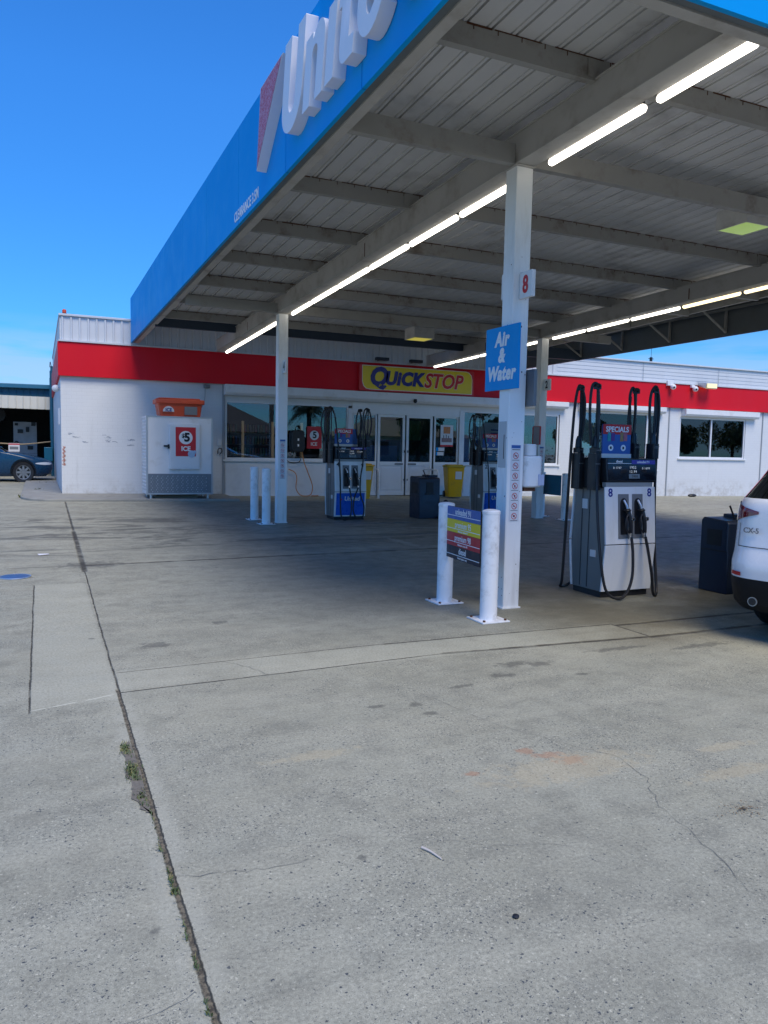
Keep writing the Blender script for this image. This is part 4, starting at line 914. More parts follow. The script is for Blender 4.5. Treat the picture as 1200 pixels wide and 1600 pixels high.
for i, (a, b_) in enumerate(zip(ys2, [4.74,5.75]+ends[2:])):
    lb = "tube light on the right beam, %s" % (["nearest the front edge","second from the front edge","out at the right edge of the picture","second warm one from the right","first warm one by the braces","white one right of the warm ones","second white one from the warm ones","just right of the far right column","just behind the far right column","second behind the far right column","third behind the far right column","last over the shop sign"][i])
    tube_light(9.658, a, b_, i in (0,1,2,3,4), lb, "tube lights along the right beam")
# square downlights hanging below the sheets
def box_light(cx, cy, zt, zb_, s_, rot, lens, label):
    t = thing("box_light", label, "light fitting", (cx,cy,zt), local=True, group="square light boxes under the canopy"); t.location = (cx,cy,zt); t.rotation_euler = (0,0,R(rot))
    h = zt-zb_; a = s_/2
    m_ = MB(); m_.box(-a,a,-a,a,-h+.02,0); m_.box(-a,a,-a,-a+.02,-h,-h+.02); m_.box(-a,a,a-.02,a,-h,-h+.02); m_.box(-a,-a+.02,-a+.02,a-.02,-h,-h+.02); m_.box(a-.02,a,-a+.02,a-.02,-h,-h+.02); m_.build("housing", M_litbox, t, bevel=.004)
    m_ = MB(); m_.add([(-a+.02,-a+.02,-h+.003),(a-.02,-a+.02,-h+.003),(a-.02,a-.02,-h+.003),(-a+.02,a-.02,-h+.003),(0,0,-h-.012)], [(1,0,4),(2,1,4),(3,2,4),(0,3,4)]); m_.build("lens", lens, t)
box_light(7.29, 6.40, 4.21, 4.0, .42, 0, M_lime, "near square light box with a glowing lime lens at the right edge")
box_light(7.55, 15.0, 4.07, 3.83, .48, 0, M_amber, "far square light box with a yellow lens over the entrance side")

# raised letters on the left fascia
ls = thing("fascia_lettering", "huge raised white United lettering with a speckled red triangle on the blue fascia", "lettering sign", (2.06, 5.5, 4.16))
def sh(L, a0, k=.2): return [(-(6.82)+a0+a+k*b, b) for a, b in L]
W_ = .19
def arcp(cx, cy, rx, ry, a0, a1, n=12): return [(cx+rx*math.cos(R(a0+(a1-a0)*i/n)), cy+ry*math.sin(R(a0+(a1-a0)*i/n))) for i in range(n+1)]
L_U = [[(0,.75)]+arcp(.28,.24,.28,.25,180,360)+[(.56,.75),(.56-W_,.75)]+arcp(.28,.24,.09,.10,0,-180)+[(W_,.75)]]
L_n = [[(0,0),(0,.52),(.17,.52),(.175,.47)]+arcp(.32,.38,.145,.16,120,0)+[(.465,0),(.465-.165,0)]+arcp(.235,.34,.065,.07,0,180)+[(.17,0)]]
L_i = [[(0,0),(0,.52),(.175,.52),(.175,0)], [(0,.58),(0,.74),(.175,.74),(.175,.58)]]
L_t = [[(.06,.13)]+arcp(.19,.13,.13,.13,180,270)+[(.34,0),(.34,.13),(.235,.14),(.235,.40),(.34,.40),(.34,.52),(.235,.52),(.235,.68),(.06,.68),(.06,.52),(0,.52),(0,.40),(.06,.40)]]
L_e = [arcp(.24,.26,.24,.27,-35,-0,4)[:1]+[(.36,.19),(.27,.13)]+arcp(.24,.20,.08,.09,270,180,5)+[(.16,.225),(.48,.225)]+arcp(.24,.26,.24,.27,5,325,24)[:-1], [(.16,.32)]+arcp(.24,.34,.08,.09,180,0,8)+[(.32,.32)]]
L_d = [arcp(.24,.26,.24,.27,50,310,20)+[(.34,.05),(.34,0),(.51,0),(.51,.75),(.335,.75),(.335,.46)], arcp(.25,.26,.075,.14,0,360,16)[:-1]]
for nm, L, a0 in (("u",L_U,0),("n",L_n,.62),("i",L_i,1.15),("t",L_t,1.38),("e",L_e,1.76),("d",L_d,2.28)):
    mb = MB(); mb.outline([sh(q,a0) for q in L], (2.105,0,4.16), -Y_, Z_, .105)
    # face towards -X: plane origin sits at the front of the letter, depth goes back to the fascia
    mb.build("letter_"+nm, M_letter, ls, bevel=.006, seg=2, angle=30)
mb = MB(); mb.outline([[(-7.50,.73),(-6.76,.735),(-7.63,.0)]], (2.105,0,4.16), -Y_, Z_, .105); mb.build("triangle_side", M_letter, ls)
M_speck = NB("speckled_red"); n = M_speck
n.lk(n.mix(n.rng(n.noise(55,5,.8), .42,.60), (.50,.05,.08,1), (.62,.33,.40,1)), n.b.inputs["Base Color"]); M_speck = n.m
mb = MB(); mb.add([(1.9975,7.485,4.16+.722),(1.9975,6.785,4.16+.727),(1.9975,7.622,4.16+.015)], [(0,2,1)]); mb.build("triangle_face", M_speck, ls)

# ------------------------------------------------------------------ bollards and the fuel board
def bollard(x, y, label, h=.95, r=.075, cap=True, group="white steel bollards"):
    gz = zg(x, y); t = thing("bollard", label, "bollard", (x, y, gz), group=group)
    m_ = MB(); m_.lathe([(r,gz+.005),(r,gz+h-.035),(r+.003,gz+h-.033),(r+.003,gz+h-.012),(r*.93,gz+h-.002),(r*.5,gz+h+.006),(.001,gz+h+.008)], 28, (x,y)); m_.build("post", M_bollard, t)
    m_ = MB(); m_.box(x-.135,x+.135,y-.135,y+.135,gz+.001,gz+.013); p_ = m_.build("base_plate", M_bollard, t, bevel=.002)
    m_ = MB()
    for sx in (-1,1):
        for sy in (-1,1): m_.cyl((x+sx*.105,y+sy*.105,gz+.013),(x+sx*.105,y+sy*.105,gz+.026),.012,n=6)
    m_.build("bolt", M_rust, p_)
    return t
bollard(3.49, 5.50, "nearer of the two white bollards holding the fuel grade board")
bollard(3.50, 6.30, "farther of the two white bollards holding the fuel grade board")
bollard(3.63, 13.08, "right one of the white bollard pair left of the far left column", h=.98)
bollard(3.62, 13.85, "left one of the white bollard pair left of the far left column", h=.98)
bollard(9.90, 12.80, "white bollard right of the far right column holding a teal board", h=.96)
bollard(9.90, 13.62, "white bollard hidden behind the far right column, holding a teal board", h=.96)
fb = thing("fuel_board", "striped board with fuel grades slung between the two nearest bollards", "sign board", (3.44, 5.9, .45))
def on_board(v): return v
bd = Matrix.Translation((3.455,5.90,.70)) @ Matrix.Rotation(R(-5.5),4,'Z')
def board_box(mb, y0, y1, z0, z1, d0=0, d1=.012):
    mb.M = bd; mb.box(-d1,-d0,y0,y1,z0,z1); return mb
board_box(MB(), -.37,.37,-.245,.235,0,.012).build("panel", M_txtblack, fb, bevel=.002)
strips = [("blue_stripe",.12,.235,M_pblue),("yellow_stripe",.00,.12,mat("stripe_yellow",(.74,.58,.02),.4,dirt=.3)),("red_stripe",-.125,.00,mat("stripe_red",(.45,.02,.035),.4)),("black_stripe",-.245,-.125,mat("stripe_black",(.012,.014,.03),.4))]
for nm, z0_, z1_, mt in strips: board_box(MB(), -.368,.368,z0_+.001,z1_-.001,.0125,.0145).build(nm, mt, fb)
mb = MB()
for z_ in (.155,.035,-.085,-.205): board_box(mb, -.368,.368,z_-.003,z_+.003,.0146,.0152)
mb.build("rule_line", M_txtwhite, fb)
mb = MB(); mb.M = bd
for s_, z_ in (("unleaded 91",.19),("premium 95",.072),("premium 98",-.048),("diesel",-.165)): mb.text(s_,(-.0155,-.02,z_),-Y_,Z_,.078,.001,bold=.010,xs=.9)
for s_, z_ in (("Minimum octane 95",.016),("Minimum octane 98",-.106),("Diesel engines only",-.226)): mb.text(s_,(-.0155,-.02,z_),-Y_,Z_,.026,.001,bold=.01)
mb.build("lettering", M_txtwhite, fb)
tb = thing("board", "plain teal back of a board between the bollards at the far right column", "sign board", (9.88, 13.2, .55))
mb = MB(); mb.box(9.80,9.825,12.84,13.58,zg(9.9,13)+.50,zg(9.9,13)+.92); mb.build("panel", M_tealbox, tb, bevel=.004)

# ------------------------------------------------------------------ fuel pumps
M_pumpgrey = mat("pump_side", (.19,.20,.20), .38, metal=.3, var=.12, dirt=.5, dcol=(.10,.09,.07), ds=2.5, streak=True)
M_pumpwhite = mat("pump_white", (.78,.80,.82), .4, var=.05, dirt=.5, dcol=(.47,.45,.33), ds=3, streak=True)
M_display = mat("display_glass", (.006,.008,.014), .12, var=.1)
M_purple = mat("purple_strip", (.06,.03,.30), .35)
M_lcd = emat("lcd_digits", (.7,.75,.8), .25, (.5,.55,.55))
M_neck = mat("pump_neck", (.28,.30,.30), .5, dirt=.3)
def pump(label, loc, num, blue, hoses, variant=0):
    t = thing("fuel_pump", label, "fuel pump", loc, group="fuel pumps under the canopy", local=True); t.location = loc
    W, D = .32, .235
    prof = [(-D+.01,.06),(-D-.035,.54),(-D+.01,1.10),(D-.01,1.10),(D+.035,.54),(D-.01,.06)]
    m_ = MB(); m_.prism([(y*.97,z) for y,z in prof], -W+.012, W-.012, 'x'); m_.build("body", M_pumpgrey, t, bevel=.006)
    m_ = MB(); m_.box(-W+.02,W-.02,-D+.02,D-.02,-.01,.062); m_.build("plinth", M_black, t)
    m_ = MB(); m_.box(-W+.009,-W+.0115,-.012,-.002,.08,1.08); m_.box(-W+.009,-W+.0115,.10,.108,.08,1.08); m_.box(W-.0115,W-.009,-.012,-.002,.08,1.08); m_.build("side_seam", M_black, t)
    m_ = MB(); m_.box(-W+.004,-W+.0115,.02,.10,.88,.98); m_.box(-W+.004,-W+.0115,-.13,-.05,.40,.47); m_.build("side_label", M_poster, t)
    for s in (-1,1):
        F = lambda z: (-D-.035+ (abs(z-.54)/(.48 if z<.54 else .56))*.045)*-s*-1 if False else s*(-1)*(-(D+.035)+(abs(z-.54)/(.48 if z<.54 else .56))*.045)
        # s=-1: face towards -y
        yf = lambda z, s=s: s*(D+.035-(abs(z-.54)/(.48 if z<.54 else .56))*.045)
        def face(x0,x1,za,zb_,o0,o1,mm,name,par,bev=.003):
            q = MB(); P_ = []
            for o in (o0,o1):
                for (x,z) in ((x0,za),(x1,za),(x1,zb_),(x0,zb_)): P_.append((x, yf(z)+s*o, z))
            q.add(P_, [(0,3,2,1),(4,5,6,7),(0,1,5,4),(1,2,6,5),(2,3,7,6),(3,0,4,7)]); return q.build(name, mm, par, bevel=bev)
        up_ = face(-W,W,.545,1.115,-.002,.018,M_pumpwhite,"front_panel",t)
        lo_ = face(-W,W,.065,.535,-.002,.018,M_pumpwhite,"lower_panel",t)
        if blue:
            face(-W+.03,W-.03,.09,.515,.0185,.022,M_pumpblue,"blue_panel",lo_,0)
            q = MB(); q.text("United",(.03*-s, yf(.405)+s*.0235, .405), X_*(1 if s<0 else -1), Vector((0,s*.094,1)), .115,.002,bold=.03,shear=.1); q.build("lettering", M_txtwhite, lo_)
            q = MB(); cx = -.16*(-s); sg = -s; q.add([(cx-.035*sg,yf(.41)+s*.0235,.44),(cx+.02*sg,yf(.41)+s*.0235,.445),(cx-.03*sg,yf(.37)+s*.0235,.37)],[(0,1,2)]); q.build("red_triangle", M_txtred, lo_)
        for nx_ in (-.095,.085):
            face(nx_-.068,nx_+.068,.60,1.045,.0185,.026,M_greyplastic,"nozzle_surround",up_,.004)
            q = MB(); 
            pl = [(nx_-.045,.64),(nx_+.045,.64),(nx_+.045,.95)]+arcp(nx_,.95,.045,.055,0,180,8)[1:]+[(nx_-.045,.64)]
            q.add([(x,yf(z)+s*.0268,z) for x,z in pl[:-1]], [tuple(range(len(pl)-1))]); q.build("nozzle_pocket", M_rubber, up_)
            y0 = yf(.8)
            q = MB()
            q.tube([(nx_-.005,y0+s*.02,.985),(nx_+.012,y0+s*.045,.93),(nx_+.02,y0+s*.06,.87)], .012, 8)
            q.build("spout", M_alu, t)
            q = MB()
            q.tube([(nx_+.015,y0+s*.055,.90),(nx_+.03,y0+s*.075,.82),(nx_+.04,y0+s*.085,.74),(nx_+.045,y0+s*.085,.66)], .02, 8, rs=lambda k:.024-.006*k)
            q.tube([(nx_+.02,y0+s*.07,.86),(nx_-.02,y0+s*.085,.80),(nx_-.025,y0+s*.09,.72),(nx_+.02,y0+s*.09,.66)], .008, 6)
            q.ball((nx_+.012,y0+s*.06,.885), .034, 6, sx=1.2, sz=.5)
            q.build("nozzle", M_black, t)
            q = MB(); q.cyl((nx_+.052,y0+s*.09,.80),(nx_+.055,y0+s*.106,.80),.022,n=14); q.cyl((nx_+.045,y0+s*.085,.665),(nx_+.045,y0+s*.085,.60),.015,n=10); q.build("swivel", M_chrome, t)
            q = MB(); q.cyl((nx_+.0545,y0+s*.106,.80),(nx_+.055,y0+s*.108,.80),.014,n=14); q.build("swivel_cap", M_black, t)
        q = MB()
        for x in (-.255,.245): q.text(num,(x,yf(1.055)+s*.0190,1.055),X_*(1 if s<0 else -1),Vector((0,-s*.08,1)),.115,.001,bold=.02)
        q.build("pump_number", M_txtnavy if not blue else M_txtblack, up_)
        # head display
        q = MB(); q.box(-W+.02,W-.02,s*(D-.06),s*(D-.005),1.116,1.16); q.build("neck", M_neck, t)
        q = MB(); q.prism([(s*.02,1.16),(s*(D-.01),1.16),(s*(D+.01),1.175),(s*(D-.02),1.40),(s*.02,1.405)], -.30, .34, 'x'); hd = q.build("display_housing", M_black, t, bevel=.006)
        yd = lambda z, s=s: s*(D+.01-(z-1.175)/.225*.03)
        def dface(x0,x1,za,zb_,o0,o1,mm,name,par=None):
            q = MB(); P_ = [(x,yd(z)+s*o,z) for o in (o0,o1) for (x,z) in ((x0,za),(x1,za),(x1,zb_),(x0,zb_))]
            q.add(P_, [(0,3,2,1),(4,5,6,7),(0,1,5,4),(1,2,6,5),(2,3,7,6),(3,0,4,7)]); return q.build(name, mm, par or hd)
        dface(-.285,.325,1.185,1.39,.0,.003,M_display,"display_screen")
        xa = lambda v: v*(-s)
        a_, b2 = sorted((xa(.02),xa(.325))); dface(max(a_,-.285),min(b2,.325),1.345,1.385,.003,.005,M_purple,"grade_strip")
        a_, b2 = sorted((xa(-.285),xa(.015))); dface(max(a_,-.285),min(b2,.325),1.348,1.352,.003,.005,M_txtwhite,"grade_line")
        q = MB(); rx = X_*(1 if s<0 else -1)
        q.text("diesel",(xa(-.14),yd(1.368)+s*.0055,1.369),rx,Vector((0,-s*.133,1)),.036,.001,bold=.02); q.text("unleaded 91",(xa(.17),yd(1.366)+s*.0055,1.366),rx,Vector((0,-s*.133,1)),.034,.001,bold=.02); q.build("grade_name", M_txtwhite, hd)
        q = MB()
        for s_, cx, cz, sz in (("0 1747",-.17,1.305,.030),("1952",.03,1.310,.036),("12.99",.03,1.268,.036),("0 1699",.20,1.302,.030)): q.text(s_,(xa(cx),yd(cz)+s*.0055,cz),rx,Vector((0,-s*.133,1)),sz,.001,sp=1.25)
        q.build("price_digits", M_lcd, hd)
        dface(xa(.05)-.075,xa(.05)+.065,1.20,1.245,.003,.0045,mat("lcd_grey",(.20,.23,.24),.3),"lcd_panel")
        q = MB(); q.text("2400",(xa(.05),yd(1.222)+s*.006,1.222),rx,Vector((0,-s*.133,1)),.034,.001,sp=1.2); q.build("lcd_digits", M_txtblack, hd)
    # advertising topper
    def top(x0, x1, s, z1=1.74):
        tp = MB().box(x0,x1,s*.12-.008,s*.12+.008,1.41,z1).build("poster_board", M_pblue, t, bevel=.002)
        y_ = s*.12+s*.009
        MB().box(x0,x1,y_,y_+s*.002,z1-.10,z1-.001).build("red_heading", M_txtred, tp)
        MB().box(x0-.01,x1+.01,s*.12-.014,s*.12+.014,1.402,1.445).build("poster_base", M_litbox, t, bevel=.003)
        rx = X_*(1 if s<0 else -1); cx = (x0+x1)/2; wd = x1-x0
        MB().text("SPECIALS",(cx,y_+s*.0025,z1-.052),rx,Z_,.074*wd/.36,.001,bold=.03,xs=.98).build("lettering", M_txtwhite, tp)
        for k, (dx, c1, c2) in enumerate(((-.075,(.02,.30,.32),(.12,.03,.22)),(.085,(.35,.20,.08),(.45,.12,.16)))):
            q = MB(); px_ = cx+dx*(-s); q.box(px_-.045,px_-.005,y_+s*.001,y_+s*.0025,1.57,1.66,0); q.box(px_+.0,px_+.045,y_+s*.001,y_+s*.0025,1.575,1.655,1); q.build("product_picture", [mat("print_a%d"%k,c1,.4,vs=50,var=.5),mat("print_b%d"%k,c2,.4,vs=50,var=.5)], tp)
            q = MB(); q.prism(circ(px_,1.505,.032,16), y_+s*.001, y_+s*.0025, 'y'); q.build("price_disc", M_txtwhite, tp)
            q = MB(); q.box(px_-.012,px_+.010,y_+s*.0026,y_+s*.0034,1.492,1.518); q.build("price", M_txtblack, tp)
    top(-.28,.08,-1); top(-.08,.28,1)
    # hose towers on both ends
    M4 = [(-.35,-.10,1.08,1.55),(-.37,.13,1.08,1.55),(.41,-.09,1.40,1.60),(.33,.10,1.40,1.60)]
    for i, (x, y, z0_, z1_) in enumerate(M4):
        q = MB(); q.prism(rrect(x-.040,x+.040,y-.062,y+.062,.02), z0_, z0_+(z1_-z0_)*.78, 'z'); q.prism(rrect(x-.035,x+.035,y-.052,y+.052,.02), z0_+(z1_-z0_)*.78+.001, z1_-.05, 'z'); q.lathe([(.036,z1_-.05),(.030,z1_+.03),(.017,z1_+.07)],12,(x,y)); q.build("hose_holder", M_black, t, bevel=.004)
        q = MB(); q.box(x-.036,x+.02,y-.068,y-.0655,z0_+(z1_-z0_)*.55,z0_+(z1_-z0_)*.55+.006); q.box(x-.03,x+.03,y-.068,y-.0655,z1_-.075,z1_-.07); q.build("label_strip", M_greyplastic, t)
        q = MB(); q.tube([(x,y,z1_),(x+.008,y,z1_+.25),(x+.004,y,2.08)], .011, 6); q.ball((x+.004,y,2.115),.036,6,sx=1.15,sz=.75); q.box(x-.03,x+.035,y-.02,y+.02,2.08,2.115); q.build("hose_mast", M_black, t)
    if M4:
        q = MB(); q.box(-.34,-.31,-.13,.16,1.10,1.38); q.box(.31,.345,-.12,.14,1.12,1.40); q.build("tower_bracket", M_black, t)
    for H_ in hoses:
        q = MB(); q.tube(H_, .0145, 8); q.build("hose", M_rubber, t)
    return t
H8 = [
 [(-.05,-.345,.62),(-.045,-.37,.45),(-.07,-.40,.22),(-.16,-.42,.06),(-.28,-.42,.03),(-.38,-.38,.12),(-.42,-.33,.45),(-.40,-.24,.85),(-.36,-.16,1.25),(-.335,-.12,1.75),(-.345,-.11,2.08),(-.38,-.10,2.14),(-.42,-.10,2.08),(-.43,-.10,1.85),(-.40,-.10,1.52)],
 [(.13,-.345,.62),(.15,-.37,.48),(.19,-.39,.25),(.24,-.37,.05),(.30,-.35,.02),(.345,-.30,.12),(.385,-.2,.60),(.42,-.14,1.15),(.46,-.10,1.65),(.475,-.09,1.95),(.44,-.09,2.12),(.40,-.09,2.14),(.355,-.09,2.05),(.35,-.09,1.85),(.39,-.09,1.55)],
 [(.05,.345,.62),(.05,.38,.42),(-.05,.42,.15),(-.22,.42,.02),(-.36,.36,.03),(-.40,.28,.10),(-.415,.24,.45),(-.425,.20,1.0),(-.43,.17,1.5),(-.425,.14,1.95),(-.39,.13,2.13),(-.35,.13,2.05),(-.345,.13,1.8),(-.375,.13,1.5)],
 [(-.10,.345,.62),(0,.4,.3),(.18,.40,.06),(.34,.32,.2),(.36,.22,.7),(.33,.14,1.3),(.27,.11,1.85),(.25,.10,2.05),(.285,.10,2.14),(.32,.10,2.05),(.33,.10,1.8),(.30,.10,1.56)],
 [(-.35,.13,1.5),(-.37,.13,1.3),(-.36,.10,1.12)], [(-.35,-.09,2.13),(-.31,-.08,2.0),(-.305,-.09,1.75),(-.335,-.10,1.55)], [(-.37,.12,2.13),(-.33,.11,1.98),(-.325,.12,1.75),(-.355,.13,1.55)], [(.41,-.09,2.13),(.455,-.07,1.98),(.45,-.08,1.78),(.42,-.09,1.6)], [(.27,.10,1.55),(.262,.12,1.8),(.278,.12,2.05)]]
p8 = pump("near white fuel pump numbered 8 right of the nearest column", (5.41, 6.20, 0), "8", False, H8)
H4 = [
 [(-.05,-.345,.62),(-.02,-.38,.35),(-.05,-.40,.08),(-.18,-.40,.02),(-.235,-.38,.15),(-.24,-.35,.7),(-.245,-.28,1.2),(-.25,-.15,1.7),(-.28,-.11,1.98),(-.34,-.10,2.12),(-.385,-.10,2.14),(-.44,-.10,2.06),(-.48,-.10,1.85),(-.46,-.10,1.6),(-.40,-.10,1.48)],
 [(.13,-.345,.62),(.04,-.37,.42),(.02,-.38,.18),(.10,-.38,.04),(.22,-.38,.08),(.24,-.37,.28),(.17,-.36,.5),(.17,-.35,.8),(.24,-.3,1.15),(.28,-.2,1.5),(.30,-.12,1.85),(.33,-.09,2.08),(.40,-.09,2.14),(.46,-.09,2.04),(.49,-.09,1.85),(.46,-.09,1.65),(.41,-.09,1.55)],
 [(-.38,.13,2.13),(-.44,.13,2.0),(-.46,.13,1.75),(-.40,.13,1.5)], [(-.38,.13,2.13),(-.33,.13,2.0),(-.31,.12,1.75),(-.36,.12,1.5)], [(.30,.10,2.13),(.25,.10,1.95),(.25,.10,1.75),(.28,.10,1.56)], [(.30,.10,2.13),(.36,.10,1.95),(.36,.10,1.75),(.31,.10,1.56)],
 [(.40,-.09,2.13),(.36,-.08,1.95),(.35,-.08,1.75),(.39,-.09,1.56)]]
p4 = pump("fuel pump with blue United panel right of the far left column", (5.40, 13.78, zg(5.4,13.7)), "4", True, H4)
p2 = pump("fuel pump with blue panel half hidden behind the nearest column", (8.68, 13.78, zg(8.7,13.7)), "2", True, H4[:])

# ------------------------------------------------------------------ bins
def service_unit(x0, x1, y0, y1, label, h, flip=False):
    gz = zg(x0,y0); t = thing("service_unit", label, "waste bin", ((x0+x1)/2,(y0+y1)/2,gz), group="dark service units beside the pumps")
    m_ = MB(); m_.prism([(y0,gz+.0),(y0-.005,gz+.42),(y0+.01,gz+.47),(y0+.01,gz+h-.03),(y0+.04,gz+h),(y1-.03,gz+h+.02),(y1,gz+h-.01),(y1,gz)], x0, x1, 'x'); m_.build("body", M_navy, t, bevel=.012)
    m_ = MB(); cx = (x0+x1)/2; m_.box(cx-.075,cx+.075,y0-.002,y0+.012,gz+.52,gz+h-.09); m_.box(x0-.003,x0+.01,y0+.09,y1-.09,gz+.5,gz+h-.1); m_.build("bin_mouth", M_rubber, t)
    m_ = MB(); m_.box(cx-.10,cx+.10,y0-.012,y0+.01,gz+.485,gz+.51); m_.box(x0-.002,x0+.02,y0+.02,y1-.02,gz+.44,gz+.455); m_.build("ledge", M_black, t)
    m_ = MB(); m_.prism(rrect(cx+.02,x1-.01,y0+.08,y1-.04,.03), gz+h+.0, gz+h+.05, 'z'); m_.build("towel_box", M_navy, t, bevel=.01)
    m_ = MB(); m_.box(cx+.05,cx+.13,y0+.14,y0+.2,gz+h+.051,gz+h+.058); m_.build("paper_towel", M_txtwhite, t)
    m_ = MB(); m_.tube([(cx-.02,y0+.10,gz+h-.05),(cx-.06,y0+.12,gz+h+.06),(cx-.10,y0+.13,gz+h+.15)],.011,6); m_.box(cx-.16,cx-.05,y0+.12,y0+.14,gz+h+.14,gz+h+.165) if flip else None
    m_.build("squeegee", M_black, t)
service_unit(6.88,7.34,13.50,13.96,"dark navy service unit standing in front of the double doors",.82)
service_unit(6.50,6.98,5.68,6.05,"dark navy service unit beside the white car at the right edge",.77)
def wheelie(x, y, rot, label, lidc):
    gz = zg(x,y)+.02; t = thing("wheelie_bin", label, "bin", (x,y,gz), group="yellow bins by the shop front", local=True); t.location = (x,y,gz); t.rotation_euler = (0,0,R(rot))
    m_ = MB(); a = rrect(-.19,.19,-.19,.19,.03); b_ = rrect(-.25,.25,-.27,.24,.04); n_ = len(a)
    m_.add([(p[0],p[1],.02) for p in a]+[(p[0],p[1],.86) for p in b_], [tuple(range(n_-1,-1,-1)),tuple(range(n_,2*n_))]+[(i,(i+1)%n_,n_+(i+1)%n_,n_+i) for i in range(n_)]); m_.build("body", M_binyellow, t)
    m_ = MB(); m_.prism(rrect(-.27,.27,-.29,.26,.04), .862, .90, 'z'); m_.prism(rrect(-.22,.22,-.25,.20,.06), .90, .93, 'z'); m_.cyl((-.22,.29,.89),(.22,.29,.89),.02); m_.build("lid", lidc, t, bevel=.01)
    for s in (-1,1): MB().cyl((s*.17,.20,.09),(s*.225,.20,.09),.09).build("wheel", M_black, t)
    m_ = MB(); m_.add([(-.02,-.245,.52),(.17,-.245,.52),(.17,-.262,.74),(-.02,-.262,.74)],[(0,1,2,3)]); m_.build("label", M_poster, t)
wheelie(10.72,18.95,-12,"yellow wheelie bin with white label in front of the window right of the doors",M_binlid)
wheelie(7.58,18.3,15,"yellow wheelie bin standing behind the blue pump",M_binyellow)
bu = thing("air_valve", "small black foot valve on the ground at the right side of the far service unit", "air valve", (7.4,13.4,.1))
gz = zg(7.9,13.3)
mb = MB(); mb.box(7.28,7.52,13.32,13.50,gz,gz+.06); mb.tube([(7.4,13.4,gz+.05),(7.42,13.4,gz+.22)],.018,6); mb.ball((7.42,13.4,gz+.30),.07,6,sy=.5,sz=1.3); mb.build("valve", M_black, bu)
# short posts guarding the doors
for x, lb in ((8.30,"short white guard post left of the doors"),(10.12,"short white guard post right of the doors")):
    gz = zg(x,18.7); t = thing("guard_post", lb, "post", (x,18.75,gz), group="short posts by the doors")
    mb = MB(); mb.cyl((x,18.75,gz),(x,18.75,gz+.72),.035); mb.build("post", M_bollard, t)
    mb = MB(); mb.tube([(x,18.75,gz+.70),(x,18.8,gz+.77),(x,19.0,gz+.79),(x,19.6,gz+.79)],.022,8); mb.build("rail", M_bollard, t)

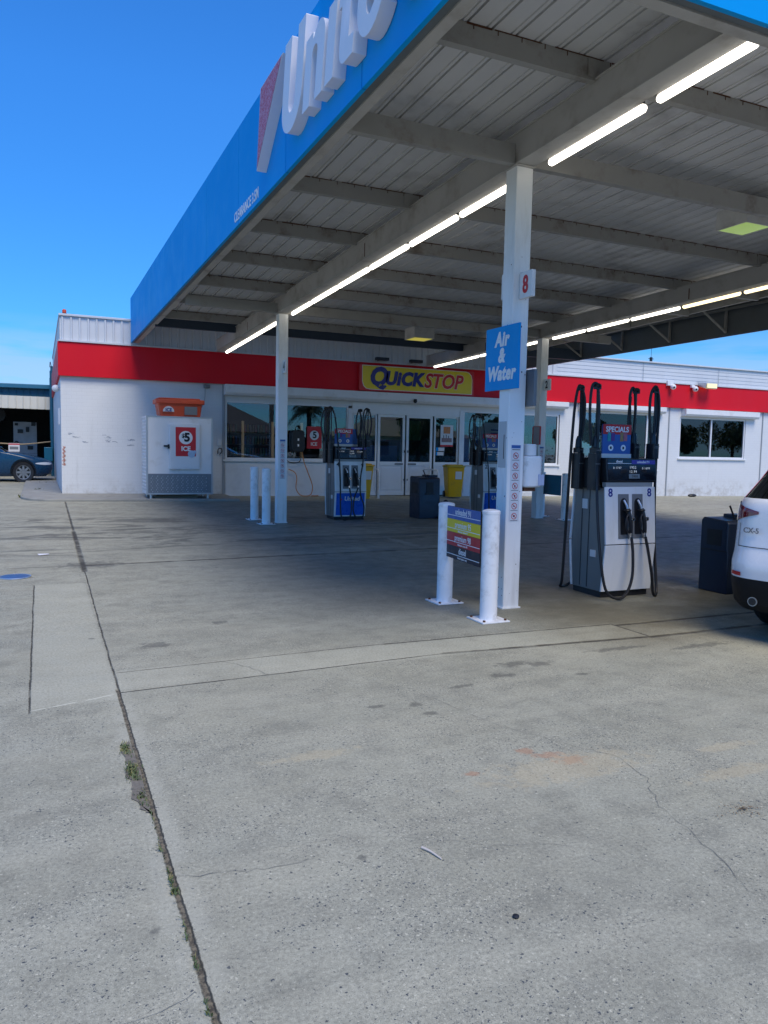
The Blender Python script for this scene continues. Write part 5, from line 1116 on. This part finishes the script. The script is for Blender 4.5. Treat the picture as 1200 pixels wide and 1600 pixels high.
# ------------------------------------------------------------------ cars
def car(label, name_, levels, clad_z, glass_z, paint, wheels, wr, loc, rot, dark_clad=True, group=None, extras=None, rim_sp=7, sz=1.0):
    t = thing(name_, label, "car", loc, local=True, group=group); t.location = loc; t.rotation_euler = (0,0,R(rot)); t.scale = (1,1,sz)
    keys = ("xr","xf","hw","rr","rf")
    def params(z):
        for (a, b_) in zip(levels[:-1], levels[1:]):
            if a[0] <= z <= b_[0]:
                k = (z-a[0])/(b_[0]-a[0]); return [a[i]+(b_[i]-a[i])*k for i in range(1,6)]
        return list(levels[-1][1:6]) if z > levels[-1][0] else list(levels[0][1:6])
    NR, NA, NS = 8, 8, 30
    def half(z, o=0):
        xr, xf, hw, rr, rf = params(z); xr -= o; xf += o; hw += o; P_ = []
        for k in range(NR): y = (hw-rr)*k/NR; P_.append((xr+.07*(y/hw)**2, y))
        c0 = xr+.07*((hw-rr)/hw)**2
        for k in range(NA): a = R(90*k/NA); P_.append((c0+rr*(1-math.cos(a)), hw-rr+rr*math.sin(a)))
        c1 = xf-.12*((hw-rf)/hw)**2
        for k in range(NS): u_ = k/NS; P_.append((c0+rr+(c1-rf-c0-rr)*u_, hw-.0*u_))
        for k in range(NA): a = R(90*k/NA); P_.append((c1-rf+rf*math.sin(a), hw-rf+rf*math.cos(a)))
        for k in range(NR+1): y = (hw-rf)*(1-k/NR); P_.append((xf-.12*(y/hw)**2, y))
        return P_
    NH = NR+NA+NS+NA+NR
    def ring(z, o=0):
        h = half(z, o); return [(x,y,z) for x,y in h]+[(x,-y,z) for x,y in h[-2:0:-1]]
    def stack(zs, o=0, caps=True):
        m_ = MB(); rs_ = [ring(z,o) for z in zs]; n_ = len(rs_[0]); vs = [p for r_ in rs_ for p in r_]
        fs = [(j*n_+(i+1)%n_, j*n_+i, (j+1)*n_+i, (j+1)*n_+(i+1)%n_) for j in range(len(zs)-1) for i in range(n_)]
        if caps: fs += [tuple(range(n_)), tuple(range(len(zs)*n_-1,(len(zs)-1)*n_-1,-1))]
        return m_.add(vs, fs)
    def zz(a, b_):
        s_ = sorted(set([a,b_]+[l[0] for l in levels if a < l[0] < b_])); o = [s_[0]]
        for q in s_[1:]:
            k = max(1, int((q-o[-1])/.04)); p0 = o[-1]; o += [p0+(q-p0)*i/k for i in range(1,k+1)]
        return o
    def cutout(ob):
        bm = bmesh.new(); bm.from_mesh(ob.data); bmesh.ops.remove_doubles(bm, verts=bm.verts, dist=.0004); bmesh.ops.recalc_face_normals(bm, faces=bm.faces); bm.to_mesh(ob.data); bm.free()
        bm = bmesh.new()
        for (wx) in wheels:
            for s in (-1,1):
                mtx = Matrix.Translation((wx, s*.95, wr+.02)) @ Matrix.Rotation(R(90),4,'X')
                bmesh.ops.create_cone(bm, cap_ends=True, segments=32, radius1=wr+.055, radius2=wr+.055, depth=.75, matrix=mtx)
        me = bpy.data.meshes.new("cut"); bm.to_mesh(me); bm.free(); co = bpy.data.objects.new("cut", me); COL.objects.link(co); co.parent = ob.parent
        md = ob.modifiers.new("b",'BOOLEAN'); md.object = co; md.operation = 'DIFFERENCE'; md.solver = 'EXACT'
        dg = bpy.context.evaluated_depsgraph_get(); dg.update()
        nm = bpy.data.meshes.new_from_object(ob.evaluated_get(dg)); ob.modifiers.clear(); old = ob.data; ob.data = nm; nm.name = ob.name
        nm.polygons.foreach_set("use_smooth",[True]*len(nm.polygons)); nm.set_sharp_from_angle(angle=R(32)); bpy.data.objects.remove(co)
    zc0 = levels[0][0]; ztop = levels[-1][0]
    if dark_clad: cutout(stack(zz(zc0,clad_z)).build("lower_cladding", mat("car_cladding",(.008,.009,.011),.5,spec=.2), t)); zbod = clad_z+.0005
    else: zbod = zc0
    bo = stack(zz(zbod, glass_z[0]-.001)).build("body", paint, t); cutout(bo)
    gl_ = stack(zz(glass_z[0],glass_z[1])).build("window_glass", M_carglass, t)
    stack(zz(glass_z[1]+.0005, ztop)).build("roof", paint, t)
    def patch(z0_, z1_, i0, i1, o, mt, name, side=1, parent=None, taper=None):
        m_ = MB(); Z = [z0_+(z1_-z0_)*k/6 for k in range(7)]; I = [i0+(i1-i0)*k/14 for k in range(15)]
        def P_(z, i):
            h = half(z, o); a = int(min(i, NH-1)); f = i-a; x = h[a][0]+(h[a+1][0]-h[a][0])*f; y = h[a][1]+(h[a+1][1]-h[a][1])*f; return (x, y*side, z)
        vs = []
        for ki, i in enumerate(I):
            za, zb_ = (z0_, z1_) if not taper else taper(ki/14)
            for k in range(7): vs.append(P_(za+(zb_-za)*k/6, i))
        fs = [(a*7+b_, (a+1)*7+b_, (a+1)*7+b_+1, a*7+b_+1) for a in range(14) for b_ in range(6)]
        if side > 0: fs = [f[::-1] for f in fs]
        m_.add(vs, fs); return m_.build(name, mt, parent or t)
    for s in (-1,1):
        for (a, b_) in ((NR+NA-3,NR+NA+1),(NR+NA+13,NR+NA+14.2),(NR+NA+NS-1.0,NR+NA+NS+3)): patch(glass_z[0],glass_z[1],a,b_,.004,paint,"pillar",s)
        for wx in wheels:
            wy = s*(levels[3][3]-.13)
            m_ = MB(); R_ = wr; prof = [(R_*.66,-.10),(R_*.93,-.11),(R_,-.08),(R_,.08),(R_*.93,.11),(R_*.66,.10),(R_*.64,.0)]; n_ = 36
            vs = [(wx+r_*math.cos(2*math.pi*k/n_), wy+h_, wr+r_*math.sin(2*math.pi*k/n_)) for r_,h_ in prof for k in range(n_)]
            m_.add(vs, [(i*n_+k,i*n_+(k+1)%n_,((i+1)%len(prof))*n_+(k+1)%n_,((i+1)%len(prof))*n_+k) for i in range(len(prof)) for k in range(n_)])
            w_ = m_.build("wheel", M_rubber, t, angle=50)
            m_ = MB(); yo = wy+s*.085
            m_.cyl((wx,yo-s*.12,wr),(wx,yo-s*.09,wr),R_*.64,n=28,mi=1)
            for k in range(rim_sp):
                a = 2*math.pi*k/rim_sp; ca, sa = math.cos(a), math.sin(a); q0, q1, wd = R_*.12, R_*.64, R_*.085
                P0 = [(q0,-wd*1.3),(q0,wd*1.3),(q1,wd),(q1,-wd)]
                lo = [(wx+px_*ca-py_*sa, yo-s*.04, wr+px_*sa+py_*ca) for px_,py_ in P0]; hi = [(wx+px_*ca-py_*sa, yo-s*.005, wr+px_*sa+py_*ca) for px_,py_ in P0]
                m_.add(lo+hi, [(0,1,2,3),(4,7,6,5),(0,4,5,1),(1,5,6,2),(2,6,7,3),(3,7,4,0)])
            m_.cyl((wx,yo-s*.05,wr),(wx,yo,wr),R_*.16,n=14)
            n2 = 32; vs = [(wx+r_*math.cos(2*math.pi*k/n2), yo+s*h_, wr+r_*math.sin(2*math.pi*k/n2)) for r_,h_ in ((R_*.60,-.03),(R_*.60,.0),(R_*.67,.005),(R_*.67,-.03)) for k in range(n2)]
            m_.add(vs, [(i*n2+k,i*n2+(k+1)%n2,((i+1)%4)*n2+(k+1)%n2,((i+1)%4)*n2+k) for i in range(4) for k in range(n2)])
            m_.build("rim", [mat("rim_silver",(.27,.28,.29),.35,metal=.6), M_black], w_)
    if extras: extras(t, patch, half, NR, NA, NS)
    return t
M_carwhite = mat("car_paint_white", (.72,.735,.76), .22, var=.02, coat=.8)
M_carblue = mat("car_paint_blue", (.004,.040,.095), .3, var=.08, coat=.35, spec=.3)
M_taillamp = mat("tail_lamp", (.16,.006,.012), .12, var=.35, vs=18, coat=1.)
def suv_extra(t, patch, half, NR, NA, NS):
    for s in (-1,1):
        a0, a1 = NR-1.0, NR+NA+1.5
        patch(.93,1.09, NR+.2, NR+NA+2.6, .006, M_taillamp, "tail_light", s, taper=lambda k: (1.0-.07*min(1,k*1.9), 1.02+.065*min(1,k*1.6)))
        patch(.515,.545, NR+2.2, NR+4.6, .006, mat("reflector",(.45,.02,.02),.2), "reflector", s)
        patch(.745,.92, NR+3.6, NR+3.72, .004, M_black, "tailgate_gap", s)
        m_ = MB(); m_.cyl((.055,s*.66,.325),(.20,s*.66,.325),.036,n=20); m_.build("exhaust", M_ss, t)
        m_ = MB(); m_.cyl((.0545,s*.66,.325),(.053,s*.66,.325),.029,n=20); m_.build("exhaust_bore", M_rubber, t)
        patch(1.118,1.13, NR+NA, NR+NA+26, .008, M_chrome, "window_trim", s)
    patch(.739,.745, 0, NR+3.7, .004, M_black, "tailgate_gap", 1); patch(.739,.745, 0, NR+3.7, .004, M_black, "tailgate_gap", -1)
    m_ = MB(); m_.box(.035,.06,-.30,.30,.80,.93); m_.build("plate_recess", mat("recess_grey",(.4,.4,.42),.3), t)
    m_ = MB(); m_.text("CX-5",(.098,.715,.87),(-.18,-1,0),Z_,.058,.004,bold=.02); m_.build("badge", M_greyplastic, t)
    m_ = MB(); m_.prism([(.42,1.60),(.26,1.585),(.30,1.62),(.55,1.645)], -.62, .62, 'y'); m_.build("spoiler", M_carwhite, t, bevel=.01)
SUV = [(.24,.10,4.36,.86,.24,.4),(.30,.04,4.46,.90,.27,.45),(.45,.005,4.52,.918,.28,.5),(.55,.0,4.54,.92,.28,.5),(.62,.0,4.55,.92,.28,.5),(.70,.045,4.55,.92,.27,.5),(.84,.075,4.53,.92,.26,.5),(.95,.085,4.46,.918,.26,.48),(1.02,.09,4.25,.91,.25,.45),(1.07,.10,3.9,.905,.25,.4),(1.11,.12,3.52,.895,.26,.35),
       (1.13,.15,3.40,.885,.26,.3),(1.25,.28,3.16,.84,.26,.28),(1.40,.40,2.86,.78,.25,.26),(1.52,.50,2.6,.725,.24,.25),(1.57,.42,2.48,.70,.22,.25),(1.62,.50,2.3,.66,.22,.25),(1.66,.75,2.0,.56,.22,.25),(1.675,1.1,1.7,.30,.15,.15)]
car("white SUV seen from its rear left corner at the right edge of the picture", "suv", SUV, .50, (1.12,1.54), M_carwhite, (.95,3.68), .36, (5.16,3.48,.0), 18, extras=suv_extra, rim_sp=5)
SED = [(.19,.16,4.30,.74,.3,.4),(.28,.05,4.44,.82,.32,.5),(.42,.0,4.50,.86,.34,.55),(.54,.0,4.50,.87,.34,.55),(.62,.02,4.45,.87,.34,.55),(.68,.03,4.34,.87,.32,.5),(.74,.04,4.15,.865,.3,.48),(.80,.05,3.92,.855,.3,.45),(.86,.06,3.62,.845,.3,.4),(.90,.08,3.30,.83,.28,.3),
       (.91,.70,3.22,.79,.25,.25),(1.08,1.0,2.90,.73,.25,.25),(1.25,1.32,2.55,.66,.24,.25),(1.34,1.5,2.32,.61,.22,.25),(1.38,1.7,2.1,.52,.2,.2),(1.40,1.85,2.0,.35,.1,.1)]
def sed_extra(t, patch, half, NR, NA, NS):
    N0 = NR+NA+NS
    for s in (-1,1):
        patch(.535,.60, N0+.6, N0+NA*.85, .006, mat("head_lamp",(.62,.65,.68),.1,coat=1.), "headlight", s, taper=lambda k: (.57-.035*math.sin(k*3.1)**.7 if 0<k<1 else .57, .58+.035*math.sin(k*3.1)**.7 if 0<k<1 else .58))
        patch(.56,.585, N0-9.2, N0-8.9, .006, M_orange, "indicator", s)
        m_ = MB(); m_.ball((2.95,s*.93,.99),.10,6,sx=.6,sy=.9,sz=.65); m_.build("wing_mirror", M_carblue, t)
        patch(.30,.86, N0-12.5, N0-12.4, .003, M_black, "door_gap", s)
    m_ = MB(); m_.box(4.40,4.47,-.30,.30,.50,.58); m_.build("grille", M_chrome, t)
car("dark blue sedan parked nose in beside the left wall of the shop", "sedan", SED, .3, (.905,1.33), M_carblue, (.80,3.64), .315, (-4.12,27.2,.165), 0, dark_clad=False, extras=sed_extra, rim_sp=8, sz=1.07)

# ------------------------------------------------------------------ workshop shed on the left
shd = thing("workshop_shed", "open fronted teal and cream steel workshop shed behind the blue car", "shed", (-8, 31, .1))
M_creamclad = mat("cream_cladding", (.66,.64,.55), .5, var=.05, dirt=.25, dcol=(.4,.38,.3), streak=True)
def ribs(m_, x0, x1, y, z0f, z1f, pitch=.24, proud=.03, wd=.05):
    x = x0
    while x < x1: m_.add([(x,y,z0f(x)),(x+wd*.25,y-proud,z0f(x)),(x+wd*.75,y-proud,z0f(x)),(x+wd,y,z0f(x)),(x,y,z1f(x)),(x+wd*.25,y-proud,z1f(x)),(x+wd*.75,y-proud,z1f(x)),(x+wd,y,z1f(x))],[(0,1,5,4),(1,2,6,5),(2,3,7,6),(0,3,2,1),(4,5,6,7)]); x += pitch
mb = MB(); mb.sbox(-26,.42,31.0,31.05,lambda x,y:2.66-.004*x,lambda x,y:3.12-.004*x); ribs(mb,-26,.40,31.0,lambda x:2.67-.004*x,lambda x:3.11-.004*x); mb.build("fascia_cladding", M_creamclad, shd)
mb = MB(); mb.sbox(-26,.42,31.4,31.45,lambda x,y:3.12,lambda x,y:3.42+.02*x*0); ribs(mb,-26,.40,31.4,lambda x:3.13,lambda x:3.42); mb.build("upper_cladding", M_teal, shd)
mb = MB(); mb.sbox(-26,.42,31.2,31.5,lambda x,y:3.42+.006*x,lambda x,y:3.58+.006*x); mb.build("gutter", mat("gutter_teal",(.03,.15,.24),.35), shd, bevel=.02)
mb = MB(); mb.box(-26,.5,31.5,40,3.4,3.45); mb.box(-26,.5,39.9,40,0,3.4); mb.box(.44,.5,31.5,40,0,3.4); mb.build("back_wall", M_dark, shd)
mb = MB(); mb.box(.40,.54,30.9,31.1,0,4.25); mb.box(.36,.46,30.7,30.8,1.6,3.8); mb.build("corner_post", M_teal, shd)
mb = MB(); mb.tube([(.38,30.8,4.2),(.40,30.9,4.4),(.44,30.9,4.2)],.012,6); mb.build("post_cable", M_black, shd)
cb_ = thing("tool_cabinet", "pale cabinet of parts inside the dark workshop", "cabinet", (-.7, 34, .1))
mb = MB(); mb.box(-.95,-.1,34,34.4,1.0,2.25); mb.box(-.70,-.1,33.98,34.38,.2,.99); mb.build("body", mat("cabinet_white",(.42,.45,.5),.6,var=.25,vs=6), cb_)
mb = MB(); mb.box(-.80,-.60,33.95,33.99,1.8,1.95); mb.box(-.5,-.38,33.95,33.99,1.85,2.05); mb.box(-.45,-.25,33.95,33.99,1.15,1.3); mb.prism(circ(-.85,1.4,.09,12),33.95,33.99,'y'); mb.box(-.9,-.78,33.95,33.99,2.1,2.2); mb.box(-.3,-.15,33.95,33.99,2.1,2.25); mb.build("tool", M_black, cb_)
tr = thing("tyre_rack", "dark round drum hanging high in the workshop", "drum", (-1.6, 36, 2.4)); mb = MB(); mb.cyl((-1.55,35.6,2.55),(-1.55,36.2,2.55),.28); mb.build("drum", M_black, tr)
rb = thing("barrier_rope", "tan rope with a small white notice strung across the workshop opening", "rope barrier", (-2, 30.4, 1.3))
mb = MB(); mb.tube([(-6,30.4,1.7),(-3.5,30.4,1.5),(-1.1,30.4,1.38),(-.5,30.4,1.37),(.38,30.4,1.48)], .022, 6); mb.build("rope", mat("rope_tan",(.35,.26,.15),.8), rb)
mb = MB(); mb.box(-1.02,-.66,30.37,30.39,1.10,1.40); mb.build("notice", M_poster, rb); mb = MB(); mb.box(-.98,-.70,30.365,30.369,1.18,1.28); mb.build("notice_print", M_greyplastic, rb); mb = MB(); mb.box(-1.02,-.66,30.366,30.369,1.345,1.385); mb.build("notice_heading", M_txtred, rb)
tx = thing("teal_meter_box", "flat teal box on the post at the corner of the shop", "box", (.28, 29.9, .8))
mb = MB(); mb.box(.14,.42,29.7,30.0,.78,1.28); mb.build("box", M_tealbox, tx, bevel=.02)

# ------------------------------------------------------------------ across the street (seen mirrored in the shop glass)
road = MB(); road.box(-200,200,-15.5,-8.5,-.02,.006); road.build("road", mat("asphalt", (.05,.05,.052), .85, vs=2), kind='structure')
def house(x0, x1, y0, y1, hw_, hr, wall, roof, label):
    t = thing("house", label, "house", ((x0+x1)/2,(y0+y1)/2,0))
    m_ = MB(); m_.box(x0,x1,y0,y1,0,hw_); m_.build("wall", wall, t)
    d = .5*min(x1-x0,y1-y0); e = .5
    m_ = MB(); m_.add([(x0-e,y0-e,hw_),(x1+e,y0-e,hw_),(x1+e,y1+e,hw_),(x0-e,y1+e,hw_),(x0+d,(y0+y1)/2,hr),(x1-d,(y0+y1)/2,hr)],[(0,1,5,4),(1,2,5),(2,3,4,5),(3,0,4),(0,3,2,1)]); m_.build("roof", roof, t)
    m_ = MB()
    for k in range(3): xx = x0+(k+.5)*(x1-x0)/3; m_.box(xx-.8,xx+.8,y1,y1+.03,.9,2.1)
    m_.build("window", M_display, t)
house(9.5,18,-30,-21,2.6,5.4,mat("house_wall",(.45,.40,.33),.8),mat("house_roof",(.05,.055,.06),.7),"low dark roofed house mirrored in the left shop window")
house(26,37,-33,-23,2.6,5.0,mat("house_wall2",(.5,.48,.42),.8),mat("house_roof2",(.22,.20,.12),.7),"pale roofed house mirrored in the shop doors")
M_leafd = mat("leaf_dark", (.065,.10,.04), .6, var=.5, vs=4); M_leafm = mat("leaf_mid", (.11,.16,.06), .6, var=.5, vs=4); M_bark = mat("bark", (.10,.075,.05), .9, var=.3)
def palm(x, y, h, label):
    t = thing("palm_tree", label, "palm tree", (x,y,0)); rr = random.Random(int(x*7))
    MB().tube([(x,y,0),(x+.15,y,h*.5),(x+.1,y,h)],.2,10).build("trunk", M_bark, t)
    m_ = MB()
    for k in range(60):
        a = rr.uniform(0,6.28); el_ = rr.uniform(-.5,1.3); L = rr.uniform(1.5,2.2); pts = []
        for i in range(9):
            s_ = i/8*L; pts.append(Vector((x+.1+math.cos(a)*math.cos(el_)*s_, y+math.sin(a)*math.cos(el_)*s_, h+math.sin(el_)*s_-.30*s_*s_)))
        for i in range(8):
            p, q = pts[i], pts[i+1]; d = (q-p).normalized(); sd = d.cross(Z_).normalized()
            for sg in (-1,1):
                for f in (0,.5): b_ = p+(q-p)*f; tip = b_+sd*sg*.45*(1-i/10)+d*.25-Z_*.25; m_.add([b_,b_+d*.07,tip],[(0,1,2)], rr.randrange(2))
    m_.build("crown", [M_leafd,M_leafm], t)
def tree(x, y, h, r, label):
    t = thing("tree", label, "tree", (x,y,0), group="trees across the street"); rr = random.Random(int(x*13+y))
    tk = MB(); tk.tube([(x,y,0),(x+.1,y,h*.3),(x,y,h*.6)],.22,8,rs=lambda k:.25-.15*k)
    for k in range(5): a = rr.uniform(0,6.28); tk.tube([(x,y,h*.35),(x+math.cos(a)*r*.3,y+math.sin(a)*r*.3,h*.55),(x+math.cos(a)*r*.6,y+math.sin(a)*r*.6,h*.7)],.07,6)
    tk.build("trunk", M_bark, t)
    m_ = MB(); cl = [(x+rr.gauss(0,r*.42),y+rr.gauss(0,r*.42),h*.68+rr.gauss(0,h*.15),r*rr.uniform(.22,.42)) for _ in range(16)]
    for cx,cy,cz,cr in cl:
        for _ in range(260):
            d = Vector((rr.gauss(0,1),rr.gauss(0,1),rr.gauss(0,1))).normalized()*cr*rr.uniform(.6,1.05); p = Vector((cx,cy,cz))+d; a = Vector((rr.gauss(0,1),rr.gauss(0,1),rr.gauss(0,1))).normalized()*.14; b_ = a.orthogonal().normalized()*.09
            m_.add([p-a,p+b_,p+a,p-b_],[(0,1,2,3)], rr.randrange(2))
    m_.build("crown", [M_leafd,M_leafm], t)
palm(21.3,-24,4.7,"palm tree mirrored in the window behind the blue pump")
tree(31,-22,4.4,2.2,"bushy tree mirrored right of the palm"); tree(41,-24,5.5,2.6,"tree mirrored in the window right of the doors"); tree(52,-26,5,2.6,"tree mirrored in the far window"); tree(5.0,-24,6,2.4,"dark tree mirrored at the left window edge"); tree(70,-30,5.0,3.0,"large tree mirrored in the right windows"); tree(77,-28,6,3.2,"tree mirrored at the right end window")
hd_ = MB(); rr = random.Random(2)
for _ in range(9000):
    x = rr.uniform(-30,95); z = abs(rr.gauss(0,.55)); y = -19.5+rr.gauss(0,.4); a = rr.uniform(0,6.28); s_ = rr.uniform(.08,.2); hd_.add([(x,y,z),(x+math.cos(a)*s_,y,z+math.sin(a)*s_),(x+math.cos(a+1)*s_,y+s_*.5,z+math.sin(a+1)*s_)],[(0,1,2)],rr.randrange(2))
hd_.build("hedge", [M_leafd,M_leafm], kind='stuff')
